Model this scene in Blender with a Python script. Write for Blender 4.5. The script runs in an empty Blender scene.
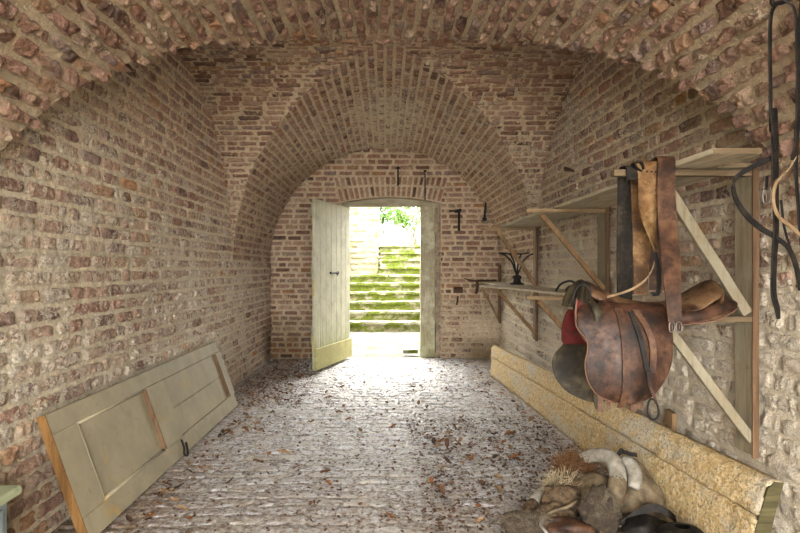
import bpy, bmesh, math, random
import numpy as np
from mathutils import Vector, Matrix
random.seed(7); RNG = np.random.default_rng(11)
SC = bpy.context.scene
COL = SC.collection

# ------------------------------------------------------------------ helpers
W = 1.65; SPR = 1.38; DC = 4.55; DF = 6.50; DB = 8.63; YB = -2.6
def P(px, py, D):                       # a measured direction turned into a place in the room
    return Vector(((px-385)/600*D, D, 1.3+(268-py)/600*D))

def tag(o, label, cat, group=None, kind=None):
    o['label'] = label; o['category'] = cat
    if group: o['group'] = group
    if kind: o['kind'] = kind
    return o
def struct(o, label=None, cat=None):
    o['kind'] = 'structure'
    if label: o['label'] = label
    if cat: o['category'] = cat
    return o
def empty(name, loc=(0,0,0)):
    o = bpy.data.objects.new(name, None); COL.objects.link(o); o.location = loc
    o.empty_display_size = .05
    return o
def link(name, me, mat=None, parent=None, smooth=False):
    o = bpy.data.objects.new(name, me); COL.objects.link(o)
    if mat: me.materials.append(mat)
    if smooth:
        me.polygons.foreach_set('use_smooth', [True]*len(me.polygons))
    if parent:
        o.parent = parent
        o.matrix_parent_inverse = Matrix.Translation(-Vector(parent.location))
    return o
def obj_bm(name, bm, mat, parent=None, smooth=False):
    bmesh.ops.recalc_face_normals(bm, faces=bm.faces)
    me = bpy.data.meshes.new(name); bm.to_mesh(me); bm.free()
    return link(name, me, mat, parent, smooth)
def mod_sub(o, lv=1):
    m = o.modifiers.new('sub', 'SUBSURF'); m.levels = lv; m.render_levels = lv
def mod_solid(o, t, off=0):
    m = o.modifiers.new('solid', 'SOLIDIFY'); m.thickness = t; m.offset = off
def mod_bevel(o, w, seg=2):
    m = o.modifiers.new('bevel', 'BEVEL'); m.width = w; m.segments = seg; m.limit_method = 'ANGLE'
def copy_tree(o, parent=None):
    c = o.copy(); COL.objects.link(c)
    if parent: c.parent = parent
    for ch in list(o.children): copy_tree(ch, c)
    return c

# value noise on numpy arrays
def _h(i, j, k, s):
    n = (i*374761393 + j*668265263 + k*2147483647 + s*1274126177) & 0xffffffff
    n = ((n ^ (n >> 13))*1274126177) & 0xffffffff
    n = (n ^ (n >> 16)) & 0xffffffff
    n = (n*2246822519) & 0xffffffff
    return ((n ^ (n >> 15)) & 0xffff)/32767.5-1.0
def vn(x, y, z, f=1.0, s=0):
    x = np.asarray(x, float)*f; y = np.asarray(y, float)*f; z = np.asarray(z, float)*f
    x, y, z = np.broadcast_arrays(x, y, z)
    i = np.floor(x).astype(np.int64); j = np.floor(y).astype(np.int64); k = np.floor(z).astype(np.int64)
    a = x-i; b = y-j; c = z-k
    a = a*a*(3-2*a); b = b*b*(3-2*b); c = c*c*(3-2*c)
    r = 0
    for di in (0, 1):
        for dj in (0, 1):
            for dk in (0, 1):
                r = r + _h(i+di, j+dj, k+dk, s)*(a if di else 1-a)*(b if dj else 1-b)*(c if dk else 1-c)
    return r
def fbm(x, y, z, f=1.0, s=0, o=3):
    r = 0; A = 1.0; t = 0
    for q in range(o):
        r = r + A*vn(x, y, z, f*(2**q), s+q*17); t += A; A *= .5
    return r/t

def np_mesh(name, V, F):
    me = bpy.data.meshes.new(name)
    V = np.ascontiguousarray(V, dtype=np.float32); F = np.ascontiguousarray(F, dtype=np.int32)
    me.vertices.add(len(V)); me.vertices.foreach_set('co', V.ravel())
    me.loops.add(F.size); me.loops.foreach_set('vertex_index', F.ravel())
    me.polygons.add(len(F))
    me.polygons.foreach_set('loop_start', np.arange(0, F.size, 4, dtype=np.int32))
    try: me.polygons.foreach_set('loop_total', np.full(len(F), 4, dtype=np.int32))
    except Exception: pass
    me.update(calc_edges=True); me.validate()
    return me

# ------------------------------------------------------------------ masonry
class Masonry:
    """collects the mortar bed and the single rough bricks of one wall or vault"""
    def __init__(s, name, mat): s.n = name; s.mat = mat; s.V = []; s.F = []; s.A = []; s.B = []; s.c = 0
    def add(s, V, F, A, B):
        s.V.append(V); s.F.append(F+s.c); s.A.append(A); s.B.append(B); s.c += len(V)
    def bed(s, mp, iv, v0, v1, du=.05, urange=None, amp=.004, h0=-.003, look=None, nu=None):
        nv = max(2, int((v1-v0)/du)+1)
        v = np.linspace(v0, v1, nv)
        lo, hi = iv(v)
        n = nu or max(3, int(np.max(hi-lo)/du)+1)
        a = np.linspace(0, 1, n)
        Vv = np.repeat(v[:, None], n, 1); U = lo[:, None]+(hi-lo)[:, None]*a[None]
        p, nn = mp(U, Vv)
        h = h0+amp*fbm(p[..., 0], p[..., 1], p[..., 2], 9, 3)
        p = p+nn*h[..., None]
        idx = np.arange(nv*n).reshape(nv, n)
        F = np.stack([idx[:-1, :-1], idx[:-1, 1:], idx[1:, 1:], idx[1:, :-1]], -1).reshape(-1, 4)
        V = p.reshape(-1, 3)
        A = np.zeros((len(V), 4)); A[:, 0] = .5+.5*vn(V[:, 0], V[:, 1], V[:, 2], 6, 5); A[:, 1] = .5
        B = look(V)
        s.add(V, F, A, B)
    def rects(s, v0, v1, iv, course=.085, length=.25, bond='mixed', joint=.012, seed=1, header=.5, jit=.0):
        r = random.Random(seed); out = []
        n = max(1, int(round((v1-v0)/course))); h = (v1-v0)/n
        for j in range(n):
            va = v0+j*h; vb = va+h
            lo, hi = iv(np.array([(va+vb)/2, va+.1*h, vb-.1*h])); lo = float(lo.min()); hi = float(hi.max())
            if hi-lo < .03: continue
            ph = r.random()*length
            u = lo-ph
            row_head = (bond == 'header') or (bond == 'english' and j % 2 == 0)
            while u < hi:
                hd = row_head if bond != 'mixed' else r.random() < header
                L = (length*.5 if hd else length)*r.uniform(.9, 1.1)
                a, b = max(u, lo), min(u+L, hi)
                if b-a > .035:
                    out.append((a+joint/2*(1+r.uniform(-.4, .8)), b-joint/2*(1+r.uniform(-.4, .8)),
                                va+joint/2*(1+r.uniform(-.4, .8))+r.uniform(-jit, jit), vb-joint/2*(1+r.uniform(-.4, .8))+r.uniform(-jit, jit)))
                u += L
        return np.array(out)
    def bricks(s, R, mp, iv, vlim, h=.005, hr=.005, rough=.004, wob=.004, nu=6, nv=4, look=None, seed=0, tilt=.004, sink=.02, bev=.1, swap=False):
        if len(R) == 0: return
        N = len(R); g = np.random.default_rng(seed)
        a = np.concatenate([[0], np.linspace(bev, 1-bev, nu), [1]]); bq = bev*1.6
        b = np.concatenate([[0], np.linspace(bq, 1-bq, nv), [1]])
        Ag, Bg = np.meshgrid(a, b)                       # (nv+2, nu+2)
        sk = np.zeros_like(Ag); sk[0, :] = sk[-1, :] = 1; sk[:, 0] = sk[:, -1] = 1
        p = Ag*2-1; q = Bg*2-1
        rr = 1-.13*(np.abs(p)**3)*(np.abs(q)**3)
        p = p*rr; q = q*rr
        uc = (R[:, 0]+R[:, 1])/2; uh = (R[:, 1]-R[:, 0])/2; vc = (R[:, 2]+R[:, 3])/2; vh = (R[:, 3]-R[:, 2])/2
        U = uc[:, None, None]+uh[:, None, None]*p[None]; V = vc[:, None, None]+vh[:, None, None]*q[None]
        oz = g.uniform(0, 90, N)[:, None, None]
        U = U+wob*vn(U, V, oz, 28, 1)+wob*1.1*vn(U, V, oz, 9, 4); V = V+wob*.8*vn(U, V, oz, 26, 2)
        V = np.clip(V, vlim[0], vlim[1])
        Q = (U, V) if not swap else (V, U)
        lo, hi = iv(V.ravel()); lo = lo.reshape(V.shape); hi = hi.reshape(V.shape)
        U = np.clip(U, lo, np.maximum(hi, lo))
        H = h+hr*g.uniform(-1, 1, N)[:, None, None]
        H = H+tilt*g.uniform(-1, 1, N)[:, None, None]*p[None]+tilt*g.uniform(-1, 1, N)[:, None, None]*q[None]
        H = H+rough*fbm(U, V, oz, 22, 8)+rough*.8*vn(U, V, oz, 60, 3)
        H = np.where(sk[None] > 0, -sink, H)
        pos, nn = mp(U, V)
        pos = pos+nn*H[..., None]
        ny, nx = Ag.shape
        idx = np.arange(ny*nx).reshape(ny, nx)
        f = np.stack([idx[:-1, :-1], idx[:-1, 1:], idx[1:, 1:], idx[1:, :-1]], -1).reshape(-1, 4)
        F = (f[None]+(np.arange(N)*ny*nx)[:, None, None]).reshape(-1, 4)
        Vv = pos.reshape(-1, 3)
        A = np.ones((N, ny*nx, 4)); A[..., 0] = g.random(N)[:, None]; A[..., 1] = g.random(N)[:, None]
        A[..., 2] = np.where(sk.ravel() > 0, .55, 1.0)[None]; A[..., 3] = g.random(N)[:, None]
        s.add(Vv, F, A.reshape(-1, 4), look(Vv))
    def build(s, smooth=True):
        V = np.concatenate(s.V); F = np.concatenate(s.F)
        me = bpy.data.meshes.new(s.n)
        V = V.astype(np.float32); F = F.astype(np.int32)
        me.vertices.add(len(V)); me.vertices.foreach_set('co', V.ravel())
        me.loops.add(F.size); me.loops.foreach_set('vertex_index', F.ravel())
        me.polygons.add(len(F)); me.polygons.foreach_set('loop_start', np.arange(0, F.size, 4, dtype=np.int32))
        me.update(calc_edges=True)
        for nm, dat in (('ba', s.A), ('bb', s.B)):
            at = me.attributes.new(nm, 'FLOAT_COLOR', 'POINT')
            at.data.foreach_set('color', np.concatenate(dat).astype(np.float32).ravel())
        if smooth: me.polygons.foreach_set('use_smooth', np.ones(len(F), dtype=bool))
        me.update()
        o = bpy.data.objects.new(s.n, me); COL.objects.link(o); me.materials.append(s.mat)
        return o

# ------------------------------------------------------------------ materials
class NT:
    def __init__(s, name):
        s.m = bpy.data.materials.new(name); s.m.use_nodes = True; s.t = s.m.node_tree; s.t.nodes.clear()
        s.out = s.n('ShaderNodeOutputMaterial'); s.b = s.n('ShaderNodeBsdfPrincipled'); s.l(s.b.outputs[0], s.out.inputs[0])
    def n(s, t, **k):
        x = s.t.nodes.new(t)
        for a, b in k.items(): setattr(x, a, b)
        return x
    def l(s, a, b): s.t.links.new(a, b)
    def inp(s, sock, v):
        if isinstance(v, (int, float)): sock.default_value = v
        elif isinstance(v, (tuple, list)): sock.default_value = tuple(v)+((1,) if len(v) == 3 and len(sock.default_value) == 4 else ())
        else: s.l(v, sock)
    def coord(s, scale=(1, 1, 1), kind='Object'):
        c = s.n('ShaderNodeTexCoord'); m = s.n('ShaderNodeMapping'); s.l(c.outputs[kind], m.inputs[0]); m.inputs['Scale'].default_value = scale
        return m.outputs[0]
    def noise(s, vec, scale, detail=4, rough=.6, dist=0):
        x = s.n('ShaderNodeTexNoise'); s.l(vec, x.inputs['Vector']); x.inputs['Scale'].default_value = scale
        x.inputs['Detail'].default_value = detail; x.inputs['Roughness'].default_value = rough; x.inputs['Distortion'].default_value = dist
        return x.outputs['Fac']
    def voro(s, vec, scale, feat='F1', out='Distance'):
        x = s.n('ShaderNodeTexVoronoi', feature=feat); s.l(vec, x.inputs['Vector']); x.inputs['Scale'].default_value = scale
        return x.outputs[out]
    def math(s, op, a, b=0, clamp=False):
        x = s.n('ShaderNodeMath', operation=op, use_clamp=clamp); s.inp(x.inputs[0], a); s.inp(x.inputs[1], b); return x.outputs[0]
    def ramp(s, fac, stops, interp='LINEAR'):
        x = s.n('ShaderNodeValToRGB'); x.color_ramp.interpolation = interp
        e = x.color_ramp.elements
        while len(e) < len(stops): e.new(.5)
        for i, (p, c) in enumerate(stops): e[i].position = p; e[i].color = tuple(c)+(1,) if isinstance(c, (tuple, list)) else (c, c, c, 1)
        s.inp(x.inputs[0], fac); return x.outputs[0]
    def step(s, fac, a, b): return s.ramp(fac, [(a, 0.0), (b, 1.0)])
    def mix(s, f, a, b, mode='MIX'):
        x = s.n('ShaderNodeMix', data_type='RGBA', blend_type=mode); s.inp(x.inputs[0], f); s.inp(x.inputs[6], a); s.inp(x.inputs[7], b); return x.outputs[2]
    def bump(s, h, st=.5, d=.01, prev=None):
        x = s.n('ShaderNodeBump'); x.inputs['Strength'].default_value = st; x.inputs['Distance'].default_value = d; s.inp(x.inputs['Height'], h)
        if prev is not None: s.l(prev, x.inputs['Normal'])
        return x.outputs[0]
    def fin(s, col, rough=.9, normal=None, metal=0, spec=.3):
        s.inp(s.b.inputs['Base Color'], col); s.inp(s.b.inputs['Roughness'], rough); s.inp(s.b.inputs['Metallic'], metal)
        s.b.inputs['Specular IOR Level'].default_value = spec
        if normal is not None: s.l(normal, s.b.inputs['Normal'])
        return s.m

def brick_mat(name, cols, mortar, limec, gain=1.0):
    t = NT(name)
    at = t.n('ShaderNodeAttribute', attribute_name='ba'); bt = t.n('ShaderNodeAttribute', attribute_name='bb')
    sa = t.n('ShaderNodeSeparateColor'); sb = t.n('ShaderNodeSeparateColor'); t.l(at.outputs['Color'], sa.inputs[0]); t.l(bt.outputs['Color'], sb.inputs[0])
    r1, r2, isb = sa.outputs[0], sa.outputs[1], sa.outputs[2]; r3 = at.outputs['Alpha']
    lime, damp, moss = sb.outputs[0], sb.outputs[1], sb.outputs[2]; orange = bt.outputs['Alpha']
    v = t.coord()
    n = len(cols)
    base = t.ramp(r1, [(i/(n-1), c) for i, c in enumerate(cols)])
    nb = t.noise(v, 30, 6, .7); ns = t.noise(v, 7, 5, .65); nf = t.noise(v, 120, 4, .7)
    base = t.mix(1, base, t.ramp(nb, [(.3, (.42,)*3), (.5, (1,)*3), (.72, (1.4, 1.35, 1.3))]), 'MULTIPLY')
    base = t.mix(t.math('MULTIPLY', orange, t.step(ns, .4, .6)), base, (.42, .2, .085))
    # lime wash, worn off in patches, more of it on some bricks
    lf = t.math('ADD', t.math('ADD', lime, t.math('MULTIPLY', t.math('SUBTRACT', r2, .5), .32)), t.math('MULTIPLY', t.math('SUBTRACT', ns, .5), 1.5))
    lf = t.math('ADD', lf, t.math('MULTIPLY', t.math('SUBTRACT', nb, .5), 1.5))
    fl = t.noise(v, 52, 5, .75, .6); lf = t.math('ADD', lf, t.math('MULTIPLY', t.math('SUBTRACT', fl, .5), 1.6)); lf = t.step(lf, .50, .68)
    limecol = t.mix(1, limec, t.ramp(nf, [(.35, (.7,)*3), (.62, (1.12,)*3)]), 'MULTIPLY')
    base = t.mix(t.math('MULTIPLY', lf, .88), base, limecol)
    # dark pits
    vo = t.voro(v, 55, 'F1')
    pit = t.math('MULTIPLY', t.step(t.math('ADD', t.math('MULTIPLY', nb, .5), t.math('MULTIPLY', fl, .5)), .565, .62), t.math('SUBTRACT', 1, t.step(vo, .3, .8)), clamp=True)
    base = t.mix(t.math('MULTIPLY', pit, .75), base, (.07, .05, .04))
    mcol = t.mix(1, mortar, t.ramp(nb, [(.25, (.6,)*3), (.55, (1,)*3), (.8, (1.2,)*3)]), 'MULTIPLY')
    mcol = t.mix(t.math('MULTIPLY', lf, .6), mcol, limec)
    base = t.mix(isb, mcol, base)
    dn = t.math('ADD', damp, t.math('MULTIPLY', t.math('SUBTRACT', ns, .5), .8))
    base = t.mix(t.math('MULTIPLY', t.step(dn, .3, .8), .8), base, t.mix(1, base, (.32, .27, .2), 'MULTIPLY'))
    mn = t.math('ADD', moss, t.math('MULTIPLY', t.math('SUBTRACT', t.noise(v, 4, 5), .5), 1.6))
    base = t.mix(t.math('MULTIPLY', t.step(mn, .35, .9), .5), base, (.23, .21, .085))
    if gain != 1: base = t.mix(1, base, (gain,)*3, 'MULTIPLY')
    h = t.math('ADD', t.math('MULTIPLY', nb, 1.0), t.math('MULTIPLY', nf, .45))
    h = t.math('SUBTRACT', h, t.math('MULTIPLY', pit, .6)); h = t.math('ADD', h, t.math('MULTIPLY', lf, .25))
    nrm = t.bump(h, 1.0, .03)
    return t.fin(base, .96, nrm, 0, .06)

def wood_mat(name, cols, axis='y', paint=None, paint_amt=0, moss=0, rough=.75, fine=1, bump=.4, gap=1):
    t = NT(name)
    sc = {'x': (.9, 14, 14), 'y': (14, .9, 14), 'z': (14, 14, .9)}[axis]
    v = t.coord(sc); w = t.coord()
    g = t.noise(v, 3.0*fine, 6, .65, .4); g2 = t.noise(v, 9*fine, 4, .6); n = t.noise(w, 5, 5)
    c = t.ramp(g, [(.28, cols[0]), (.5, cols[1]), (.72, cols[2])])
    if paint:
        pf = t.step(t.math('ADD', t.math('MULTIPLY', g2, .35), t.math('MULTIPLY', n, .65)), .62-paint_amt*.5, .70-paint_amt*.45)
        c = t.mix(pf, c, t.mix(1, paint, t.ramp(n, [(.3, (.8,)*3), (.7, (1.12,)*3)]), 'MULTIPLY'))
    d = t.noise(w, 22, 5, .7)
    c = t.mix(t.math('MULTIPLY', t.step(d, .58, .75), .45), c, tuple(x*.35 for x in cols[0]))
    if moss:
        sep = t.n('ShaderNodeSeparateXYZ'); t.l(w, sep.inputs[0])
        mz = t.math('SUBTRACT', 1, t.math('MULTIPLY', sep.outputs[2], 1.3))
        mf = t.step(t.math('ADD', mz, t.math('MULTIPLY', t.math('SUBTRACT', t.noise(v, 3, 4), .5), 2.2)), .2, 1.1)
        c = t.mix(t.math('MULTIPLY', mf, moss), c, (.2, .22, .06))
    nrm = t.bump(t.math('ADD', g, t.math('MULTIPLY', g2, .5)), bump, .004)
    return t.fin(c, rough, nrm, 0, .3)

def leather_mat(name, c1, c2, c3, rough=.55, sc=1, bump=.3):
    t = NT(name); v = t.coord()
    n = t.noise(v, 9*sc, 6, .65, .3); f = t.noise(v, 90, 4, .7); s_ = t.noise(v, 26*sc, 5, .7)
    c = t.ramp(n, [(.38, c1), (.5, c2), (.63, c3)])
    c = t.mix(t.math('MULTIPLY', t.step(s_, .50, .66), .75), c, c1)
    c = t.mix(t.math('MULTIPLY', t.step(f, .6, .8), .3), c, c3)
    cr = t.voro(v, 120, 'DISTANCE_TO_EDGE')
    nrm = t.bump(t.math('ADD', t.math('MULTIPLY', f, .6), t.math('MULTIPLY', t.step(cr, 0, .15), .3)), bump, .003)
    return t.fin(c, t.ramp(s_, [(.3, rough-.1), (.7, rough+.2)]), nrm, 0, .35)

def plain_mat(name, c, rough=.8, n_amt=.3, scale=20, bump=.3, metal=0, dist=.004, spec=.3, c2=None):
    t = NT(name); v = t.coord()
    n = t.noise(v, scale, 6, .65)
    c2 = c2 or tuple(x*(1-n_amt) for x in c)
    col = t.ramp(n, [(.3, c2), (.7, c)])
    return t.fin(col, rough, t.bump(t.noise(v, scale*3, 5, .7), bump, dist), metal, spec)

# ------------------------------------------------------------------ generic shapes
def frame_at(pts, i, up):
    a = pts[max(i-1, 0)]; b = pts[min(i+1, len(pts)-1)]
    t = (b-a).normalized()
    s = t.cross(up)
    if s.length < 1e-4: s = t.cross(Vector((0, 1, 0))) if abs(t.y) < .9 else t.cross(Vector((1, 0, 0)))
    s.normalize(); return t, s, s.cross(t).normalized()
def smooth_pts(pts, n=6, closed=False):
    pts = [Vector(p) for p in pts]; out = []; m = len(pts)
    rng = range(m) if closed else range(m-1)
    for i in rng:
        g = (lambda k: pts[k % m]) if closed else (lambda k: pts[min(max(k, 0), m-1)])
        a, b, c, d = g(i-1), g(i), g(i+1), g(i+2)
        for q in range(n):
            t = q/n
            out.append(.5*((2*b)+(c-a)*t+(2*a-5*b+4*c-d)*t*t+(-a+3*b-3*c+d)*t**3))
    if not closed: out.append(pts[-1])
    return out
def tube_bm(bm, pts, rad, seg=10, closed=False, cap=True, flat=1.0, up=Vector((0, 0, 1)), rough=0, seed=0):
    """a swept round bar; rad is a number or a list"""
    pts = [Vector(p) for p in pts]; n = len(pts); rings = []
    R = rad if isinstance(rad, (list, tuple)) else [rad]*n
    prev = None
    rnd = random.Random(seed)
    for i in range(n):
        if closed: t = (pts[(i+1) % n]-pts[i-1]).normalized()
        else: t = (pts[min(i+1, n-1)]-pts[max(i-1, 0)]).normalized()
        if prev is None:
            s = t.cross(up)
            if s.length < .05: s = t.cross(Vector((1, 0, 0)))
            s.normalize()
        else:
            s = (prev-t*prev.dot(t)).normalized()
        prev = s; u = s.cross(t)
        r = R[i if len(R) == n else int(i*(len(R)-1)/max(1, n-1))]
        rings.append([bm.verts.new(pts[i]+(s*math.cos(a)+u*math.sin(a)*flat)*r*(1+rough*rnd.uniform(-1, 1))) for a in [2*math.pi*k/seg for k in range(seg)]])
    for i in range(n if closed else n-1):
        A = rings[i]; B = rings[(i+1) % n]
        for k in range(seg):
            bm.faces.new((A[k], A[(k+1) % seg], B[(k+1) % seg], B[k]))
    if cap and not closed:
        bm.faces.new(rings[0][::-1]); bm.faces.new(rings[-1])
    return rings
def tube(name, pts, rad, mat, parent=None, seg=10, n=6, closed=False, flat=1.0, rough=0):
    bm = bmesh.new(); sp = smooth_pts(pts, n, closed) if n > 1 else [Vector(p) for p in pts]
    if isinstance(rad, (list, tuple)):
        m = len(sp); K = len(rad)-1
        rad = [rad[min(int(i/(m-1)*K), K-1)]*(1-(i/(m-1)*K-min(int(i/(m-1)*K), K-1)))+rad[min(int(i/(m-1)*K), K-1)+1]*(i/(m-1)*K-min(int(i/(m-1)*K), K-1)) for i in range(m)]
    tube_bm(bm, sp, rad, seg, closed, True, flat, rough=rough)
    return obj_bm(name, bm, mat, parent, True)
def ribbon_bm(bm, pts, wdirs, width, thick, n=6, wn=2):
    """a flat strap along pts; wdirs gives the direction of its width at each point"""
    sp = smooth_pts(pts, n); K = len(pts)-1; N = len(sp)
    wd = []
    ww = width if isinstance(width, (list, tuple)) else [width]*len(pts)
    rows = []
    for i, p in enumerate(sp):
        f = i/(N-1)*K; k = min(int(f), K-1); f -= k
        w = (Vector(wdirs[k])*(1-f)+Vector(wdirs[k+1])*f).normalized(); wi = ww[k]*(1-f)+ww[k+1]*f
        t = (sp[min(i+1, N-1)]-sp[max(i-1, 0)]).normalized()
        nn = t.cross(w).normalized()
        row = []
        for sgn in (1, -1):
            q = [(p+w*wi*(j/wn-.5)+nn*sgn*thick/2) for j in range(wn+1)]
            row += q if sgn == 1 else q[::-1]
        rows.append([bm.verts.new(v) for v in row])
    m = len(rows[0])
    for i in range(N-1):
        for k in range(m): bm.faces.new((rows[i][k], rows[i][(k+1) % m], rows[i+1][(k+1) % m], rows[i+1][k]))
    bm.faces.new(rows[0][::-1]); bm.faces.new(rows[-1])
def ribbon(name, pts, wdirs, width, thick, mat, parent=None, n=6):
    if len(wdirs) != len(pts): wdirs = [wdirs[0]]*len(pts)
    bm = bmesh.new(); ribbon_bm(bm, pts, wdirs, width, thick, n); return obj_bm(name, bm, mat, parent)
def bar_bm(bm, a, b, w, t, wdir, seg=1, warp=0, seed=0):
    """a squared timber from a to b, w wide along wdir, t thick"""
    a = Vector(a); b = Vector(b); d = (b-a).normalized(); wd = Vector(wdir); wd = (wd-d*wd.dot(d)).normalized(); td = d.cross(wd)
    r = random.Random(seed); rows = []
    for i in range(seg+1):
        c = a.lerp(b, i/seg)+(wd*r.uniform(-1, 1)+td*r.uniform(-1, 1))*warp
        rows.append([bm.verts.new(c+wd*x*w/2+td*y*t/2) for x, y in ((-1, -1), (1, -1), (1, 1), (-1, 1))])
    for i in range(seg):
        for k in range(4): bm.faces.new((rows[i][k], rows[i][(k+1) % 4], rows[i+1][(k+1) % 4], rows[i+1][k]))
    bm.faces.new(rows[0][::-1]); bm.faces.new(rows[-1])
def bar(name, a, b, w, t, wdir, mat, parent=None, seg=6, warp=.0015, bev=.003, seed=0):
    bm = bmesh.new(); bar_bm(bm, a, b, w, t, wdir, seg, warp, seed)
    o = obj_bm(name, bm, mat, parent)
    if bev: mod_bevel(o, bev)
    return o
def box_bm(bm, lo, hi):
    lo = Vector(lo); hi = Vector(hi)
    v = [bm.verts.new((x, y, z)) for x in (lo.x, hi.x) for y in (lo.y, hi.y) for z in (lo.z, hi.z)]
    for f in ((0, 1, 3, 2), (4, 6, 7, 5), (0, 4, 5, 1), (2, 3, 7, 6), (0, 2, 6, 4), (1, 5, 7, 3)): bm.faces.new([v[k] for k in f])
def grid_surface(name, rows, mat, parent=None, thick=None, sub=1, closed=False, off=0):
    bm = bmesh.new(); R = [[bm.verts.new(p) for p in r] for r in rows]
    for i in range(len(R)-1):
        m = len(R[0])
        for k in range(m if closed else m-1): bm.faces.new((R[i][k], R[i][(k+1) % m], R[i+1][(k+1) % m], R[i+1][k]))
    o = obj_bm(name, bm, mat, parent, True)
    if thick: mod_solid(o, thick, off)
    if sub: mod_sub(o, sub)
    return o
def interp(x, xs, ys): return float(np.interp(x, xs, ys))
# ------------------------------------------------------------------ the vaulted room
BR = [(.26, .175, .15), (.46, .28, .21), (.60, .41, .31), (.50, .33, .26), (.68, .51, .39), (.60, .42, .31), (.40, .29, .25), (.70, .56, .42), (.56, .31, .17)]
M_WALL = brick_mat('limewashed_brick', BR, (.92, .80, .60), (.92, .83, .68))
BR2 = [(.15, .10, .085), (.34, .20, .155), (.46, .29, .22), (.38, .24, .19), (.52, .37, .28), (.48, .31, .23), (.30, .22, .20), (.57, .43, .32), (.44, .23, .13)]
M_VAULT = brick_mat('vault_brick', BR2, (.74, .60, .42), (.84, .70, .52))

def lim(x): return np.clip(x, 0, 1)
def wall_look(side):
    def f(V):
        x, y, z = V[:, 0], V[:, 1], V[:, 2]
        B = np.zeros((len(V), 4))
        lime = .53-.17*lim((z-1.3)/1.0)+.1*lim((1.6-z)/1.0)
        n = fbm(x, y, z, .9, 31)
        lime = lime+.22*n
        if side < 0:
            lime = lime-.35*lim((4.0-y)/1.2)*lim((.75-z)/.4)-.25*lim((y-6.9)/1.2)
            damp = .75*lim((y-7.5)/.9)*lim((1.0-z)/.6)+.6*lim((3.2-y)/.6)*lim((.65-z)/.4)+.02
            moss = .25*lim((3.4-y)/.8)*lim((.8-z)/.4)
        else:
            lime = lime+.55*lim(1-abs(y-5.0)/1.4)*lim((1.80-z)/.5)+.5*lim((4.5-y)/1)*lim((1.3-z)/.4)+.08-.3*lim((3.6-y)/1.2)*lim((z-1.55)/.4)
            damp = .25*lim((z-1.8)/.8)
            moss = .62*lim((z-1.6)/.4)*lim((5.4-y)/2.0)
        B[:, 0] = lime; B[:, 1] = damp; B[:, 2] = moss; B[:, 3] = .12
        return B
    return f
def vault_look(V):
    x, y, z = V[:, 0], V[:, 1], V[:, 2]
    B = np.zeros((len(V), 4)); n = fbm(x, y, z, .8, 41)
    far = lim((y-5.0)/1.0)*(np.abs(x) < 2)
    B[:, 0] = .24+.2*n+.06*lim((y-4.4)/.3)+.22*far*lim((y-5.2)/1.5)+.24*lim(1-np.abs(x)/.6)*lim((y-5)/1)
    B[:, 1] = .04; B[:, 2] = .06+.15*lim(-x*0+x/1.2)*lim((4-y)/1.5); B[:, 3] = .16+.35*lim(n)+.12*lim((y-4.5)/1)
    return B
def back_look(V):
    x, y, z = V[:, 0], V[:, 1], V[:, 2]
    B = np.zeros((len(V), 4)); n = fbm(x, y, z, 1.1, 51)
    B[:, 0] = .16+.2*n+.5*lim((1.05-z)/.3)*lim((x-.6)/.3)+.15*lim((x-1.0)/.4)
    B[:, 1] = .32+.5*lim((-.8-x)/.5)*lim((.75-z)/.5)+.45*lim((.35-z)/.25)*lim((x-1)/.3)+.1*lim((z-2.2)/.6)
    B[:, 2] = .12*lim((.8-z)/.5); B[:, 3] = .2
    return B

NS = np.array([0, .25, .54, .73, .875, .95, 1.0]); NO = np.array([0, .14, .65, 1.20, 1.67, 1.95, 2.2])
AF = DF-DC; AN = 2.2
def zc(s): return SPR+W*np.sqrt(np.maximum(0, 1-s*s))
# side wall: u = y, v = z
def lun_far(z):  # offset beyond DC reached by the lunette at height z
    c = np.clip((z-SPR)/W, 0, 1); return AF*np.sqrt(1-c*c)
def lun_near(z):
    c = np.clip((z-SPR)/W, 0, 1); return np.interp(np.sqrt(1-c*c), NS, NO)
def wall_iv(v):
    v = np.asarray(v, float)
    lo = np.where(v < SPR, 1.0, DC-lun_near(v)); hi = np.where(v < SPR, DB+.02, DC+lun_far(v))
    return lo, hi
def wall_iv_bed(v):
    v = np.asarray(v, float)
    lo = np.where(v < SPR, YB, DC-lun_near(v)-.03); hi = np.where(v < SPR, DB+.05, DC+lun_far(v)+.03)
    return lo, hi
def wall_map(side):
    def f(U, V):
        bulge = .012*vn(U, V, U*0+side*5, .8, 71)
        return np.stack([np.full_like(U, side*W)+bulge, U, V], -1), np.broadcast_to(np.array([-side*1., 0, 0]), U.shape+(3,))
    return f
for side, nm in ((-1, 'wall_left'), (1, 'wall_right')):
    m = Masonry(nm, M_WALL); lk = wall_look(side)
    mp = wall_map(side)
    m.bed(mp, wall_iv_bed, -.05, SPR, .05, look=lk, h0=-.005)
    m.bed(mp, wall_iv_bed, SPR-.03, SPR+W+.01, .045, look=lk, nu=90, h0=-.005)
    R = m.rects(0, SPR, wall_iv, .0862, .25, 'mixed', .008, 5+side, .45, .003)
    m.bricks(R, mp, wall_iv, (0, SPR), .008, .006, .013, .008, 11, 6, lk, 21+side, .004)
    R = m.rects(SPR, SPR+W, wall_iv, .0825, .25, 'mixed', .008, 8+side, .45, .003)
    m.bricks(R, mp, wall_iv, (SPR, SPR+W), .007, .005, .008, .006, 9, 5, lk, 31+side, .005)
    o = m.build(); struct(o, 'limewashed brick side wall of the vaulted room, '+('beside the leaning panel' if side < 0 else 'behind the shelf brackets'), 'wall')

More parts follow.
